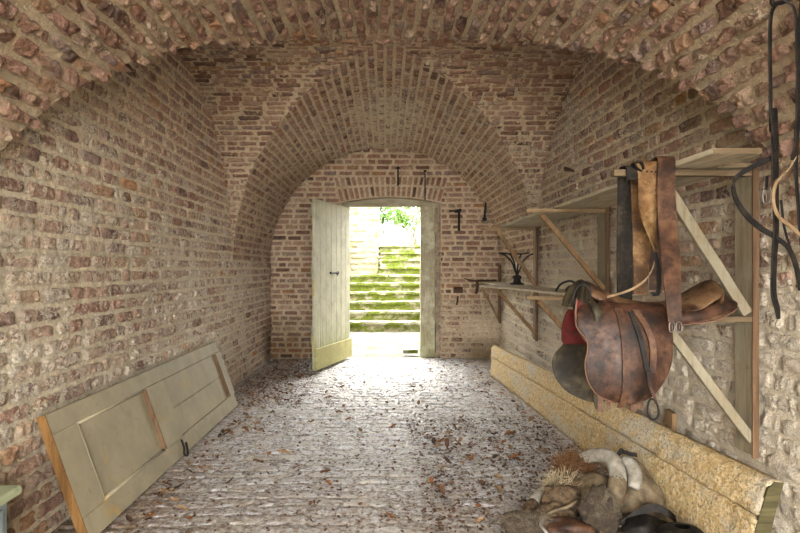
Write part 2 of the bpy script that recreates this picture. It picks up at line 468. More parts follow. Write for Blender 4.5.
# vault webs
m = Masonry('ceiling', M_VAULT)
CA = W*math.pi/2          # half arc length
def bar_map(U, V):        # v = arc position across, -CA..CA ; u = y
    th = V/W
    n = np.stack([-np.sin(th), th*0, -np.cos(th)], -1)
    return np.stack([W*np.sin(th), U, SPR+W*np.cos(th)], -1)+0*n, n
def far_iv(v):
    s = np.abs(np.sin(np.asarray(v, float)/W)); return DC+AF*s, np.full_like(s, DB+.03)
def near_iv(v):
    s = np.abs(np.sin(np.asarray(v, float)/W)); return np.full_like(s, 1.0), DC-np.interp(s, NS, NO)
def near_iv_bed(v):
    a, b = near_iv(v); return a*0+YB, b
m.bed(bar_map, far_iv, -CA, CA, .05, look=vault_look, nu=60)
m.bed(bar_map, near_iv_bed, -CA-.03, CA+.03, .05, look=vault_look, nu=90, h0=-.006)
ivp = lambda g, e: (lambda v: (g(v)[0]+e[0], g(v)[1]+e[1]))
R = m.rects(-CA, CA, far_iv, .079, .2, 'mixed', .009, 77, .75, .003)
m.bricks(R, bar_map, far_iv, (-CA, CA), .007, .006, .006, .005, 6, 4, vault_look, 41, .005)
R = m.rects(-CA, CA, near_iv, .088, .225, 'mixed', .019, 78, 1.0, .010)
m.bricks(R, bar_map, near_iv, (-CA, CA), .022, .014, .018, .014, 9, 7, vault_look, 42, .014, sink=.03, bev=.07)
# transverse web, far half and near half: v = arc position from the crown
def tr_profile(far):
    o = np.linspace(0, AF if far else AN, 400)
    s = o/AF if far else np.interp(o, NO, NS)
    z = zc(s); L = np.concatenate([[0], np.cumsum(np.hypot(np.diff(o), np.diff(z)))])
    return o, s, z, L
for far in (True, False):
    o_, s_, z_, L_ = tr_profile(far)
    sg = 1 if far else -1
    def tmap(U, V, o_=o_, z_=z_, L_=L_, sg=sg):
        o = np.interp(V, L_, o_); z = np.interp(V, L_, z_)
        e = .01; do = np.interp(V+e, L_, o_)-np.interp(V-e, L_, o_); dz = np.interp(V+e, L_, z_)-np.interp(V-e, L_, z_)
        l = np.hypot(do, dz)+1e-9
        n = np.stack([do*0, dz/l*sg, -do/l], -1)
        return np.stack([U, DC+sg*o, z], -1), n
    for sx in (-1, 1):
        def tiv(v, sx=sx, L_=L_, s_=s_):
            s = np.interp(np.asarray(v, float), L_, s_)
            a, b = W*s, np.full_like(s, W+.02)
            b = np.maximum(a, b)
            return (a, b) if sx > 0 else (-b, -a)
        m.bed(tmap, tiv, 0, L_[-1], .05, look=vault_look, nu=40)
        if far:
            R = m.rects(0, L_[-1], tiv, .064, .22, 'mixed', .009, 90+sx, .4, .004)
            m.bricks(R, tmap, tiv, (0, L_[-1]), .008, .008, .008, .006, 7, 3, vault_look, 51+sx, .007)
o = m.build(); struct(o, 'brick groin vault with a barrel vault running on to the doorway', 'ceiling')

# back wall with its doorway : u = x, v = z
XL, XR = -.64, .80
def arc(x): return 2.235+.085*(1-((x-(XL+XR)/2)/((XR-XL)/2))**2)
def xw(z):
    z = np.asarray(z, float); return np.where(z < SPR, W, np.sqrt(np.maximum(0, W*W-np.square(np.maximum(z-SPR, 0)))))
def bmap(U, V): return np.stack([U, np.full_like(U, DB), V], -1), np.broadcast_to(np.array([0., -1., 0]), U.shape+(3,))
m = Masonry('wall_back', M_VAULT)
ZT = 2.62; cx = (XL+XR)/2
for k, iv in enumerate((lambda v: (-xw(v)-.02, XL+(XL-cx)*.16*np.clip((np.asarray(v)-2.235)/(ZT-2.235), 0, 1)),
                        lambda v: (XR+(XR-cx)*.16*np.clip((np.asarray(v)-2.235)/(ZT-2.235), 0, 1), xw(v)+.02))):
    m.bed(bmap, iv, -.05, ZT, .05, look=back_look)
    R = m.rects(0, ZT, iv, .077, .225, 'mixed', .012, 60+k, .35, .002)
    m.bricks(R, bmap, iv, (0, ZT), .006, .005, .005, .004, 7, 4, back_look, 61+k, .004)
iv = lambda v: (-xw(v)-.02, xw(v)+.02)
m.bed(bmap, iv, ZT, SPR+W+.01, .05, look=back_look)
R = m.rects(ZT, SPR+W, iv, .077, .225, 'mixed', .012, 66, .35, .002)
m.bricks(R, bmap, iv, (ZT, SPR+W), .006, .005, .005, .004, 7, 4, back_look, 66, .004)
# soldier arch over the door, splayed
cx = (XL+XR)/2
def smap(U, V):           # v = along the arch, u = 0..1 up
    x0 = V; zb = arc(np.clip(V, XL, XR)); z = zb+(ZT-zb)*U
    x = cx+(x0-cx)*(1+.16*U)
    return np.stack([x, np.full_like(U, DB), z], -1), np.broadcast_to(np.array([0., -1., 0]), U.shape+(3,))
for (a, b, sd) in ((0, .56, 3), (.56, 1, 4)):
    ivs = lambda v, a=a, b=b: (np.full_like(np.asarray(v, float), a+.02), np.full_like(np.asarray(v, float), b-.02))
    R = m.rects(XL, XR, ivs, .072, 2.0, 'mixed', .014, sd, 0, .001)
    R[:, 0] = a+.02; R[:, 1] = b-.02
    m.bricks(R, smap, ivs, (XL, XR), .007, .005, .005, .003, 4, 4, back_look, 70+sd, .004)
ivs = lambda v: (np.zeros_like(np.asarray(v, float)), np.ones_like(np.asarray(v, float)))
m.bed(smap, ivs, XL, XR, .05, look=back_look, nu=9)
# the reveal through the wall, right, left and head
TH = .42
def rmap(sx, X):
    def f(U, V): return np.stack([np.full_like(U, X)+.01*vn(U, V, U*0, 12, 3), DB+U, V], -1), np.broadcast_to(np.array([float(sx), 0, 0]), U.shape+(3,))
    return f
ivr = lambda v: (np.full_like(np.asarray(v, float), -.01), np.full_like(np.asarray(v, float), TH))
for sx, X in ((1, XL), (-1, XR)):
    m.bed(rmap(sx, X), ivr, 0, 2.24, .05, look=back_look, amp=.012)
    R = m.rects(0, 2.24, ivr, .077, .225, 'mixed', .02, 80+sx, .4, .004)
    m.bricks(R, rmap(sx, X), ivr, (0, 2.24), .006, .008, .008, .006, 5, 4, back_look, 81, .006)
def hmap(U, V): return np.stack([V, DB+U, arc(V)], -1), np.broadcast_to(np.array([0., 0, -1.]), U.shape+(3,))
m.bed(hmap, ivr, XL, XR, .05, look=back_look, amp=.008)
# outer face
def omap(U, V): return np.stack([U, np.full_like(U, DB+TH), V], -1), np.broadcast_to(np.array([0., 1., 0]), U.shape+(3,))
for iv in (lambda v: (np.full_like(v, -3.2), np.full_like(v, XL)), lambda v: (np.full_like(v, XR), np.full_like(v, 3.2))):
    m.bed(omap, iv, -.05, 2.32, .3, look=back_look)
m.bed(omap, lambda v: (np.full_like(v, -3.2), np.full_like(v, 3.2)), 2.23, 6.6, .3, look=back_look)
o = m.build(); struct(o, 'brick end wall with soldier arch around the doorway', 'wall')

# unseen blocks added above and beside the vault to keep daylight out
bm = bmesh.new(); box_bm(bm, (-3.2, YB, 3.25), (3.2, DB+TH, 6.6)); box_bm(bm, (-3.2, YB, -.3), (-1.95, DB+TH, 3.3)); box_bm(bm, (1.95, YB, -.3), (3.2, DB+TH, 3.3))
o = obj_bm('light_block', bm, plain_mat('light_block_fill', (.2, .17, .13), .95)); struct(o)
# spandrel face closing the near end between vault and light blocks
bm = bmesh.new(); n = 24
inner = [bm.verts.new((W*math.sin(t), YB, SPR+W*math.cos(t))) for t in [math.pi*(k/n-.5) for k in range(n+1)]]
outer = [bm.verts.new((2.0*(-1+2*k/n), YB, 3.3)) for k in range(n+1)]
for k in range(n): bm.faces.new((inner[k], inner[k+1], outer[k+1], outer[k]))
for sx, k in ((-1, 0), (1, n)):
    a = bm.verts.new((sx*W, YB, -.05)); b = bm.verts.new((sx*2.0, YB, -.05)); bm.faces.new((a, b, outer[k], inner[k]))
o = obj_bm('wall_front', bm, M_WALL); struct(o)

# ------------------------------------------------------------------ floor of worn setts
def floor_mat():
    t = NT('worn_dusty_setts')
    at = t.n('ShaderNodeAttribute', attribute_name='ba'); bt = t.n('ShaderNodeAttribute', attribute_name='bb')
    sa = t.n('ShaderNodeSeparateColor'); sb = t.n('ShaderNodeSeparateColor'); t.l(at.outputs['Color'], sa.inputs[0]); t.l(bt.outputs['Color'], sb.inputs[0])
    v = t.coord(); st = t.coord((.45, 1.5, 1))
    n1 = t.noise(st, 9, 7, .72, .6); n2 = t.noise(v, 34, 6, .72); n3 = t.noise(v, 1.6, 4, .6); n4 = t.noise(v, 110, 3, .7)
    c = t.ramp(sa.outputs[0], [(0, (.36, .33, .28)), (.5, (.46, .43, .37)), (1, (.54, .51, .46))])
    c = t.mix(t.step(n1, .38, .54), c, (.60, .63, .68))
    c = t.mix(t.math('MULTIPLY', t.step(n2, .5, .62), .75), c, (.20, .165, .13))
    c = t.mix(t.math('MULTIPLY', t.step(t.math('ADD', t.math('MULTIPLY', n1, .5), t.math('MULTIPLY', n2, .5)), .515, .57), .75), c, (.13, .10, .075))
    c = t.mix(t.math('MULTIPLY', t.step(n4, .6, .75), .3), c, (.75, .74, .7))
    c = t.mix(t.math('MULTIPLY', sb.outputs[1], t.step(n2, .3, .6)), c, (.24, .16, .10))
    c = t.mix(t.math('MULTIPLY', t.math('SUBTRACT', 1, sa.outputs[2]), .7), c, t.mix(t.step(n2, .42, .58), (.48, .45, .40), (.15, .11, .08)))
    h = t.math('ADD', t.math('MULTIPLY', n1, 1.0), t.math('MULTIPLY', n2, .7))
    return t.fin(c, t.ramp(n2, [(.3, .42), (.7, .8)]), t.bump(h, .9, .02), 0, .45)
M_FLOOR = floor_mat()
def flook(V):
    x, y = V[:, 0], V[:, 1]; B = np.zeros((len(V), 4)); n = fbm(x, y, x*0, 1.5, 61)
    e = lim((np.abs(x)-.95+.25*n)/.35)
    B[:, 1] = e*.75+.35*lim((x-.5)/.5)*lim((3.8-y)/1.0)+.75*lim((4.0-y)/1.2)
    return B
def fmap(U, V):
    z = .010*vn(U, V, U*0, 1.3, 91)+.006*vn(U, V, U*0, 4, 92)
    return np.stack([U, V, z], -1), np.broadcast_to(np.array([0., 0, 1.]), U.shape+(3,))
m = Masonry('floor', M_FLOOR)
fiv = lambda v: (np.full_like(np.asarray(v, float), -W-.02), np.full_like(np.asarray(v, float), W+.02))
m.bed(fmap, fiv, YB, DB+.05, .04, look=flook, amp=.006, h0=-.003)
R = m.rects(1.6, DB+.03, fiv, .118, .24, 'mixed', .009, 95, .2, .004)
m.bricks(R, fmap, fiv, (1.6, DB+.03), .0005, .003, .009, .014, 9, 6, flook, 96, .004, sink=.016, bev=.07)
o = m.build(); struct(o, 'worn pale stone sett floor strewn with dust', 'floor')
bm = bmesh.new(); box_bm(bm, (-9, -16, -.5), (9, YB, -.02)); box_bm(bm, (-3.2, YB, -.5), (3.2, DB+.1, -.06)); o = obj_bm('ground', bm, plain_mat('unseen_bounce_gravel', (.5, .46, .38), .95)); struct(o)  # big slab behind the camera is added unseen, to bounce daylight up inside
# ------------------------------------------------------------------ door, frame
M_DOOR = wood_mat('weathered_grey_green_paint', [(.20, .17, .11), (.34, .32, .23), (.46, .44, .34)], 'z', (.44, .43, .32), .5, .75, .75)
M_RAIL = wood_mat('mossy_painted_rail', [(.26, .22, .11), (.32, .29, .13), (.42, .38, .2)], 'x', (.38, .35, .16), .3, .35)
M_FRAME = wood_mat('old_frame_timber', [(.17, .14, .09), (.27, .24, .16), (.40, .37, .27)], 'z', (.42, .40, .29), .3, .4)
M_FRAMEH = wood_mat('old_frame_timber_head', [(.17, .14, .09), (.27, .24, .16), (.40, .37, .27)], 'x', (.36, .33, .24), .3, 0)
M_IRON = plain_mat('black_iron', (.035, .03, .028), .6, .4, 60, .5, .6)
M_RUST = plain_mat('rusty_iron', (.10, .055, .035), .85, .5, 40, .6, .2)

def make_door():
    hx, hy = -.53, 8.60; ang = math.atan2(-1.19, -.37)      # the leaf swings into the room
    root = empty('door_1', (hx, hy, 0)); struct(root, 'grey green plank door standing open into the room', 'door')
    L = 1.245; H = 2.16; d = Vector((math.cos(ang), math.sin(ang), 0)); nrm = Vector((-d.y, d.x, 0))
    if nrm.x < 0: nrm = -nrm
    def T(u, w, z): return Vector((hx, hy, 0))+d*u+nrm*w+Vector((0, 0, z))
    def slab(bm, u0, u1, w0, w1, z0, z1, ch=0):
        v = []
        for z in (z0, z1):
            v.append([bm.verts.new(T(u, w, z)) for u, w in ((u0, w0), (u1, w0), (u1, w1-ch), (u1-ch, w1), (u0+ch, w1), (u0, w1-ch))])
        for k in range(6): bm.faces.new((v[0][k], v[0][(k+1) % 6], v[1][(k+1) % 6], v[1][k]))
        bm.faces.new(v[0][::-1]); bm.faces.new(v[1])
    bm = bmesh.new(); us = [0, .17, .35, .52, .70, .88, 1.06, L]
    for a, b in zip(us[:-1], us[1:]): slab(bm, a+.003, b-.003, 0, .032, .03, H+random.uniform(-.004, .004), .007)
    o = obj_bm('panel', bm, M_DOOR, root)
    bm = bmesh.new(); slab(bm, -.005, L+.004, .032, .06, .035, .30, .006); o = obj_bm('bottom_rail', bm, M_RAIL, root); mod_bevel(o, .004); o['label'] = 'mossy yellow green bottom rail'
    for z in (.35, 1.2, 1.95):
        bm = bmesh.new(); slab(bm, .02, L-.02, -.03, 0, z, z+.14, .002); obj_bm('ledge', bm, M_FRAME, root)
    bm = bmesh.new()
    tube_bm(bm, [T(.50, .05, 1.235), T(.76, .05, 1.235)], .010, 8)
    tube_bm(bm, [T(.50, .03, 1.235), T(.50, .056, 1.235)], .018, 8); tube_bm(bm, [T(.745, .03, 1.235), T(.745, .056, 1.235)], .016, 8)
    tube_bm(bm, [T(.60, .045, 1.235), T(.60, .075, 1.225), T(.60, .08, 1.20)], .009, 8)
    o = obj_bm('latch', bm, M_IRON, root); o['label'] = 'black iron sliding latch'
    for z, h in ((.95, .2), (.28, .18)):
        bm = bmesh.new(); slab(bm, L+.001, L+.012, .002, .03, z, z+h, .001); o = obj_bm('lock_plate', bm, plain_mat('pale_brass', (.5, .42, .2), .6, .4, 50), root)
make_door()

def rough_block(bm, lo, hi, seg=(6, 2, 2), amp=.015, seed=0):
    nx, ny, nz = seg; lo = np.array(lo, float); hi = np.array(hi, float); vs = {}
    def vert(i, j, k):
        if (i, j, k) in vs: return vs[i, j, k]
        p = lo+(hi-lo)*np.array([i/nx, j/ny, k/nz])
        q = p+amp*np.array([float(vn(p[0], p[1], p[2], 7, seed)), float(vn(p[0], p[1], p[2], 7, seed+1)), float(vn(p[0], p[1], p[2], 7, seed+2))])
        vs[i, j, k] = bm.verts.new(q); return vs[i, j, k]
    for i in range(nx):
        for j in range(ny):
            for k in (0, nz): bm.faces.new([vert(i, j, k), vert(i+1, j, k), vert(i+1, j+1, k), vert(i, j+1, k)])
    for i in range(nx):
        for k in range(nz):
            for j in (0, ny): bm.faces.new([vert(i, j, k), vert(i+1, j, k), vert(i+1, j, k+1), vert(i, j, k+1)])
    for j in range(ny):
        for k in range(nz):
            for i in (0, nx): bm.faces.new([vert(i, j, k), vert(i, j+1, k), vert(i, j+1, k+1), vert(i, j, k+1)])
fr = empty('trim_1', (0, DB+.15, 0)); struct(fr, 'weathered timber frame set into the doorway', 'door frame')
bm = bmesh.new(); bar_bm(bm, (.62, DB+.15, 0), (.62, DB+.15, 2.27), .21, .13, (1, 0, 0), 8, .002, 3); bar_bm(bm, (.55, DB+.10, 0), (.55, DB+.10, 2.2), .03, .03, (1, 0, 0), 4, .001, 5)
o = obj_bm('jamb', bm, M_FRAME, fr); mod_bevel(o, .006)
bm = bmesh.new(); rough_block(bm, (.722, DB+.06, 0), (.83, DB+.30, 2.26), (3, 3, 40), .022, 9); o = obj_bm('plaster_infill', bm, plain_mat('crumbling_plaster', (.40, .33, .24), .95, .4, 14, .9, c2=(.14, .11, .08), dist=.02), fr); o['label'] = 'crumbling dark plaster beside the jamb'
bm = bmesh.new(); bar_bm(bm, (-.585, DB+.15, 0), (-.585, DB+.15, 2.27), .13, .13, (1, 0, 0), 8, .002, 4); o = obj_bm('jamb', bm, M_FRAME, fr); mod_bevel(o, .006)
bm = bmesh.new(); n = 16
lo = [[bm.verts.new((XL+.01+(XR-XL-.02)*k/n, y, 2.195)) for k in range(n+1)] for y in (DB+.085, DB+.215)]
hi = [[bm.verts.new((XL+.01+(XR-XL-.02)*k/n, y, arc(XL+(XR-XL)*k/n)-.008)) for k in range(n+1)] for y in (DB+.085, DB+.215)]
for k in range(n):
    bm.faces.new((lo[0][k], lo[0][k+1], hi[0][k+1], hi[0][k])); bm.faces.new((lo[1][k], hi[1][k], hi[1][k+1], lo[1][k+1]))
    bm.faces.new((lo[0][k], lo[1][k], lo[1][k+1], lo[0][k+1])); bm.faces.new((hi[0][k], hi[0][k+1], hi[1][k+1], hi[1][k]))
for k in (0, n): bm.faces.new((lo[0][k], hi[0][k], hi[1][k], lo[1][k]))
bar_bm(bm, (XL+.02, DB+.07, 2.215), (.74, DB+.07, 2.215), .035, .03, (0, 0, 1), 5, .001, 8)
obj_bm('lintel', bm, M_FRAMEH, fr)

# ------------------------------------------------------------------ outside: yard, stair, walls, shrubs
def stone_moss(name, stone, moss, amt, up_stone=0.0):
    t = NT(name); v = t.coord((1, 1, 1.6)); n = t.noise(v, 3.2, 6, .7); n2 = t.noise(v, 18, 6, .7)
    g = t.n('ShaderNodeNewGeometry'); s = t.n('ShaderNodeSeparateXYZ'); t.l(g.outputs['Normal'], s.inputs[0])
    f = t.math('ADD', t.math('MULTIPLY', n, .7), t.math('MULTIPLY', n2, .3))
    f = t.math('SUBTRACT', f, t.math('MULTIPLY', s.outputs[2], up_stone))
    st = t.ramp(n2, [(.3, tuple(x*.55 for x in stone)), (.6, stone)])
    mo = t.ramp(n2, [(.25, tuple(x*.35 for x in moss)), (.5, moss), (.75, (moss[0]*1.7, moss[1]*1.5, moss[2]*1.4))])
    c = t.mix(t.step(f, .62-amt*.3, .68-amt*.3), st, mo)
    return t.fin(c, .95, t.bump(n2, .9, .04), 0, .1)
M_STEP = stone_moss('mossy_step_stone', (.30, .29, .22), (.095, .125, .02), .60, .14)
M_GWALL = stone_moss('pale_garden_wall', (.26, .24, .16), (.15, .165, .04), .30)
M_YARD = stone_moss('yard_gravel', (.13, .125, .11), (.07, .085, .02), .28)

st = empty('stone_staircase', (0, 12.3, 0)); tag(st, 'mossy stone garden staircase rising outside the open doorway', 'staircase')
for n in range(1, 11):
    y0 = 12.3+(n-1)*.37; z1 = .19*n
    bm = bmesh.new()
    xs = -1.51 if y0 < 14.2 else -.13; x = xs; r = random.Random(n)
    rough_block(bm, (xs, y0+.05, z1-.24), (1.56, y0+.75, z1-.045), (26, 3, 3), .022, n*9)
    while x < 1.5:
        L = r.uniform(.45, 1.1); x2 = min(x+L, 1.56)
        rough_block(bm, (x, y0+r.uniform(-.02, .02), z1-.05), (x2-.012, y0+.5, z1+r.uniform(-.006, .008)), (int(L/.08)+2, 4, 1), .012, n*31+int(x*10)); x = x2
    obj_bm('step', bm, M_STEP, st)
gw = Masonry('wall_garden', M_GWALL)
zero = lambda V: np.zeros((len(V), 4))
def gmap(U, V): return np.stack([U, np.full_like(U, 15.0), V], -1), np.broadcast_to(np.array([0., -1., 0]), U.shape+(3,))
def gmap2(U, V): return np.stack([np.full_like(U, -.17), U, V], -1), np.broadcast_to(np.array([1., 0., 0]), U.shape+(3,))
for mp_, iv in ((gmap, lambda v: (np.full_like(np.asarray(v, float), -3.2), np.full_like(np.asarray(v, float), -.17))), (gmap2, lambda v: (np.full_like(np.asarray(v, float), 15.0), np.full_like(np.asarray(v, float), 17.5)))):
    gw.bed(mp_, iv, 0, 3.3, .1, look=zero)
    R = gw.rects(0, 3.3, iv, .14, .42, 'mixed', .03, 3, .4, .01)
    gw.bricks(R, mp_, iv, (0, 3.3), .015, .015, .01, .01, 6, 4, zero, 4, .01)
struct(gw.build(), 'pale stone garden wall beside the stair top', 'wall')
for sx, x, nm in ((1, -1.55, 'wall_yard_left'), (-1, 1.6, 'wall_yard_right')):
    g2 = Masonry(nm, M_GWALL)
    def mm(U, V, x=x, sx=sx): return np.stack([np.full_like(U, x), U, V], -1), np.broadcast_to(np.array([float(sx), 0., 0]), U.shape+(3,))
    iv = lambda v: (np.full_like(np.asarray(v, float), DB+TH), np.full_like(np.asarray(v, float), 17.5))
    g2.bed(mm, iv, -.05, 2.2, .12, look=zero); R = g2.rects(0, 2.2, iv, .15, .45, 'mixed', .03, 5, .4, .01)
    g2.bricks(R, mm, iv, (0, 2.2), .015, .015, .01, .01, 5, 4, zero, 6, .01)
    struct(g2.build())
bm = bmesh.new(); rough_block(bm, (-1.52, DB+.05, -.12), (1.57, 12.45, -.012), (30, 34, 1), .012, 5); struct(obj_bm('path', bm, M_YARD), 'pale trodden yard between doorway and stair', 'ground')
bm = bmesh.new(); box_bm(bm, (-7, 15.9, -.2), (7, 26, 1.86)); struct(obj_bm('terrain', bm, plain_mat('grass_bank', (.10, .15, .03), .95, .4, 8)))
bm = bmesh.new(); rough_block(bm, P(403, 353.5, 8.9)+Vector((0, 0, 0)), P(418, 350, 8.9)+Vector((0, .1, .0)), (4, 2, 2), .006, 7)
tag(obj_bm('stone_block', bm, M_STEP), 'small mossy block lying on the threshold at the right jamb', 'block')

def leaf_mat(name, c):
    t = NT(name); v = t.coord(); n = t.noise(v, 2.5, 3)
    col = t.ramp(n, [(.3, tuple(x*.5 for x in c)), (.7, c)])
    tr = t.n('ShaderNodeBsdfTranslucent'); t.l(col, tr.inputs[0]); mx = t.n('ShaderNodeMixShader'); mx.inputs[0].default_value = .4
    t.fin(col, .6); t.l(t.b.outputs[0], mx.inputs[1]); t.l(tr.outputs[0], mx.inputs[2]); t.l(mx.outputs[0], t.out.inputs[0]); return t.m
M_BARK = plain_mat('pale_bark', (.30, .27, .20), .9)
def shrub(name, x, y, z, rx, rz, n, mat, label, seed, leaf=.06):
    root = empty(name, (x, y, z)); tag(root, label, 'shrub')
    r = random.Random(seed); bm = bmesh.new(); tips = []
    for k in range(16):
        a = r.uniform(0, 6.28); q = r.uniform(.3, 1); top = Vector((x+rx*q*math.cos(a), y+rx*.7*q*math.sin(a), z+rz*r.uniform(.45, 1.0)))
        base = Vector((x+r.uniform(-.1, .1), y+r.uniform(-.1, .1), z)); mid = base.lerp(top, .5)+Vector((r.uniform(-.15, .15), r.uniform(-.15, .15), .2))
        tube_bm(bm, smooth_pts([base, mid, top], 5), [.03, .02, .012, .01, .006], 5); tips += [mid, top, mid.lerp(top, .5), mid.lerp(top, .8)]
    obj_bm('stem', bm, M_BARK, root)
    g = np.random.default_rng(seed); T = np.array([list(t) for t in tips]); c = T[g.integers(0, len(T), n)]+g.normal(0, .16, (n, 3))*np.array([rx, rx, rx])
    d = g.normal(0, 1, (n, 3)); d /= np.linalg.norm(d, axis=1)[:, None]; e = np.cross(d, g.normal(0, 1, (n, 3))); e /= np.linalg.norm(e, axis=1)[:, None]
    s = leaf*g.uniform(.6, 1.3, n)[:, None]
    V = np.stack([c-d*s, c+e*s*.45, c+d*s, c-e*s*.45], 1).reshape(-1, 3); F = np.arange(4*n).reshape(n, 4)
    link('foliage', np_mesh('foliage', V, F), mat, root)
ML1 = leaf_mat('bright_leaf', (.15, .26, .06)); ML2 = leaf_mat('mid_leaf', (.09, .18, .045))
shrub('leafy_shrub', .80, 17.2, 1.86, .62, 1.7, 1500, ML1, 'light leafy shrub with bare twigs above the stair top', 1, .055)
shrub('leafy_shrub', -.4, 19.2, 1.86, 1.1, 2.4, 2200, ML2, 'darker green bush further behind the stair top shrub', 2, .08)
shrub('leafy_shrub', 2.2, 19.0, 1.86, 1.1, 2.0, 2000, ML2, 'dark leafy shrub to the right of the twiggy one', 3, .08)
# ------------------------------------------------------------------ shelf brackets and boards
M_PALE = wood_mat('pale_grey_timber', [(.12, .09, .055), (.21, .175, .115), (.28, .245, .17)], 'z', (.235, .21, .15), .3)
M_PALEY = wood_mat('pale_board', [(.24, .20, .13), (.42, .37, .27), (.56, .52, .42)], 'y', (.46, .44, .34), .2)
M_TAN = wood_mat('tan_bare_timber', [(.10, .055, .025), (.19, .115, .055), (.29, .19, .10)], 'z')
M_TANX = wood_mat('tan_bare_timber_cross', [(.12, .08, .04), (.24, .165, .09), (.36, .26, .16)], 'x')
M_DARKX = wood_mat('dark_arm_timber', [(.06, .04, .022), (.13, .09, .05), (.21, .16, .095)], 'x')
WF = 1.628
M_EDGE = wood_mat('dark_brown_timber_edge', [(.05, .028, .014), (.11, .062, .032), (.18, .11, .06)], 'z')
def bracket(D, label, xe, zt, zb, braces, arms, mats, post_w=.13, post_t=.025, grp=None):
    root = empty('shelf_bracket', (WF, D, zb)); tag(root, label, 'shelf bracket', grp)
    pm, am, bmn = mats
    bar('post', (WF-post_t/2, D+post_w/2, zb), (WF-post_t/2, D+post_w/2, zt), post_w, post_t, (0, 1, 0), pm, root)
    bar('edge_strip', (WF-.014, D-.006, zb-.01), (WF-.014, D-.006, zt), .028, .012, (1, 0, 0), M_EDGE, root, seed=4)
    for (x0, z, th, dp) in arms: bar('arm', (x0, D+.02, z), (WF-.002, D+.02, z), th, dp, (0, 0, 1), am, root, seed=int(x0*9))
    for (x0, z0, x1, z1, w_) in braces: bar('brace', (x0, D+.02, z0), (x1, D+.02, z1), w_, .028, (1, 0, 1) if abs(x1-x0) < abs(z1-z0) else (0, 0, 1), bmn, root, seed=int(z0*7))
G = 'timber shelf brackets along the right wall'
bracket(2.62, 'nearest timber shelf bracket, carrying the saddle and girths', 1.0, 1.735, .48,
        [(1.215, 1.690, 1.592, 1.10, .046), (1.235, 1.045, 1.612, .545, .040)], [(1.0, 1.717, .028, .045), (.93, 1.076, .026, .045)], (M_PALE, M_DARKX, M_PALE), grp=G)
bracket(4.36, 'middle timber shelf bracket, just beyond the hanging saddle', 1.03, 1.735, .48,
        [(1.145, 1.690, 1.60, 1.145, .034), (1.12, 1.060, 1.60, .53, .034)], [(1.03, 1.718, .028, .04), (1.03, 1.083, .028, .04)], (M_PALE, M_TANX, M_TAN), .17, grp=G)
bracket(6.39, 'small bare timber bracket beside the iron stand', 1.03, 1.735, .53,
        [(1.20, 1.700, 1.61, 1.12, .04), (1.20, 1.06, 1.61, .60, .034)], [(1.03, 1.720, .03, .04), (1.03, 1.078, .028, .04)], (M_TAN, M_TANX, M_TAN), .10, grp=G)
bracket(8.42, 'low timber bracket in the corner by the end wall', 1.33, 1.35, .53,
        [(1.36, 1.02, 1.61, .56, .03)], [(1.33, 1.075, .025, .035)], (M_TAN, M_TANX, M_TAN), .08, grp=G)

def board(name, quad, z0, z1, mat, label, cat='shelf', seg=10, seed=0):
    bm = bmesh.new(); (a, b, c, d) = [Vector((p[0], p[1], 0)) for p in quad]      # a-b one long edge, d-c the other
    R = []; r = random.Random(seed)
    for i in range(seg+1):
        t = i/seg; p = a.lerp(b, t); q = d.lerp(c, t); w_ = .002*math.sin(t*7+seed)
        R.append([bm.verts.new((v.x+r.uniform(-.002, .002), v.y, z+w_)) for v, z in ((p, z0), (q, z0), (q, z1), (p, z1))])
    for i in range(seg):
        for k in range(4): bm.faces.new((R[i][k], R[i][(k+1) % 4], R[i+1][(k+1) % 4], R[i+1][k]))
    bm.faces.new(R[0][::-1]); bm.faces.new(R[-1])
    o = obj_bm(name, bm, mat); o.data.materials.append(M_DARKX)
    for f in o.data.polygons:
        if abs(f.normal.y) > .8: f.material_index = 1
    mod_bevel(o, .002); tag(o, label, cat)
    if a.y > c.y: a, b = b, a
    return o
board('shelf_board', [(1.25, 2.29), (1.25, 4.44), (1.44, 4.44), (1.44, 2.29)], 1.737, 1.758, M_PALEY, 'pale outer upper board jutting past the nearest bracket towards the bridle')
board('shelf_board', [(1.447, 2.60), (1.447, 4.44), (1.60, 4.44), (1.60, 2.60)], 1.737, 1.755, M_PALEY, 'pale inner upper board tight against the wall behind the jutting one', seed=9)
board('shelf_board', [(1.25, 4.46), (1.25, 6.50), (1.615, 6.50), (1.62, 4.46)], 1.739, 1.760, M_PALEY, 'pale upper shelf board lying from the middle bracket to the far one', seed=3)
board('shelf_board', [(.985, 6.28), (1.31, 4.30), (1.47, 4.33), (1.15, 6.5)], 1.102, 1.122, M_PALEY, 'loose lower shelf board lying askew across the arms', seed=5)
board('shelf_board', [(1.19, 6.55), (1.49, 4.30), (1.60, 4.32), (1.45, 6.58)], 1.102, 1.120, M_PALEY, 'lower shelf board lying against the wall under the iron stand', seed=6)
board('shelf_board', [(1.36, 6.66), (1.36, 8.5), (1.60, 8.5), (1.60, 6.66)], 1.088, 1.105, M_PALEY, 'short lower shelf board reaching into the far corner', seed=7)

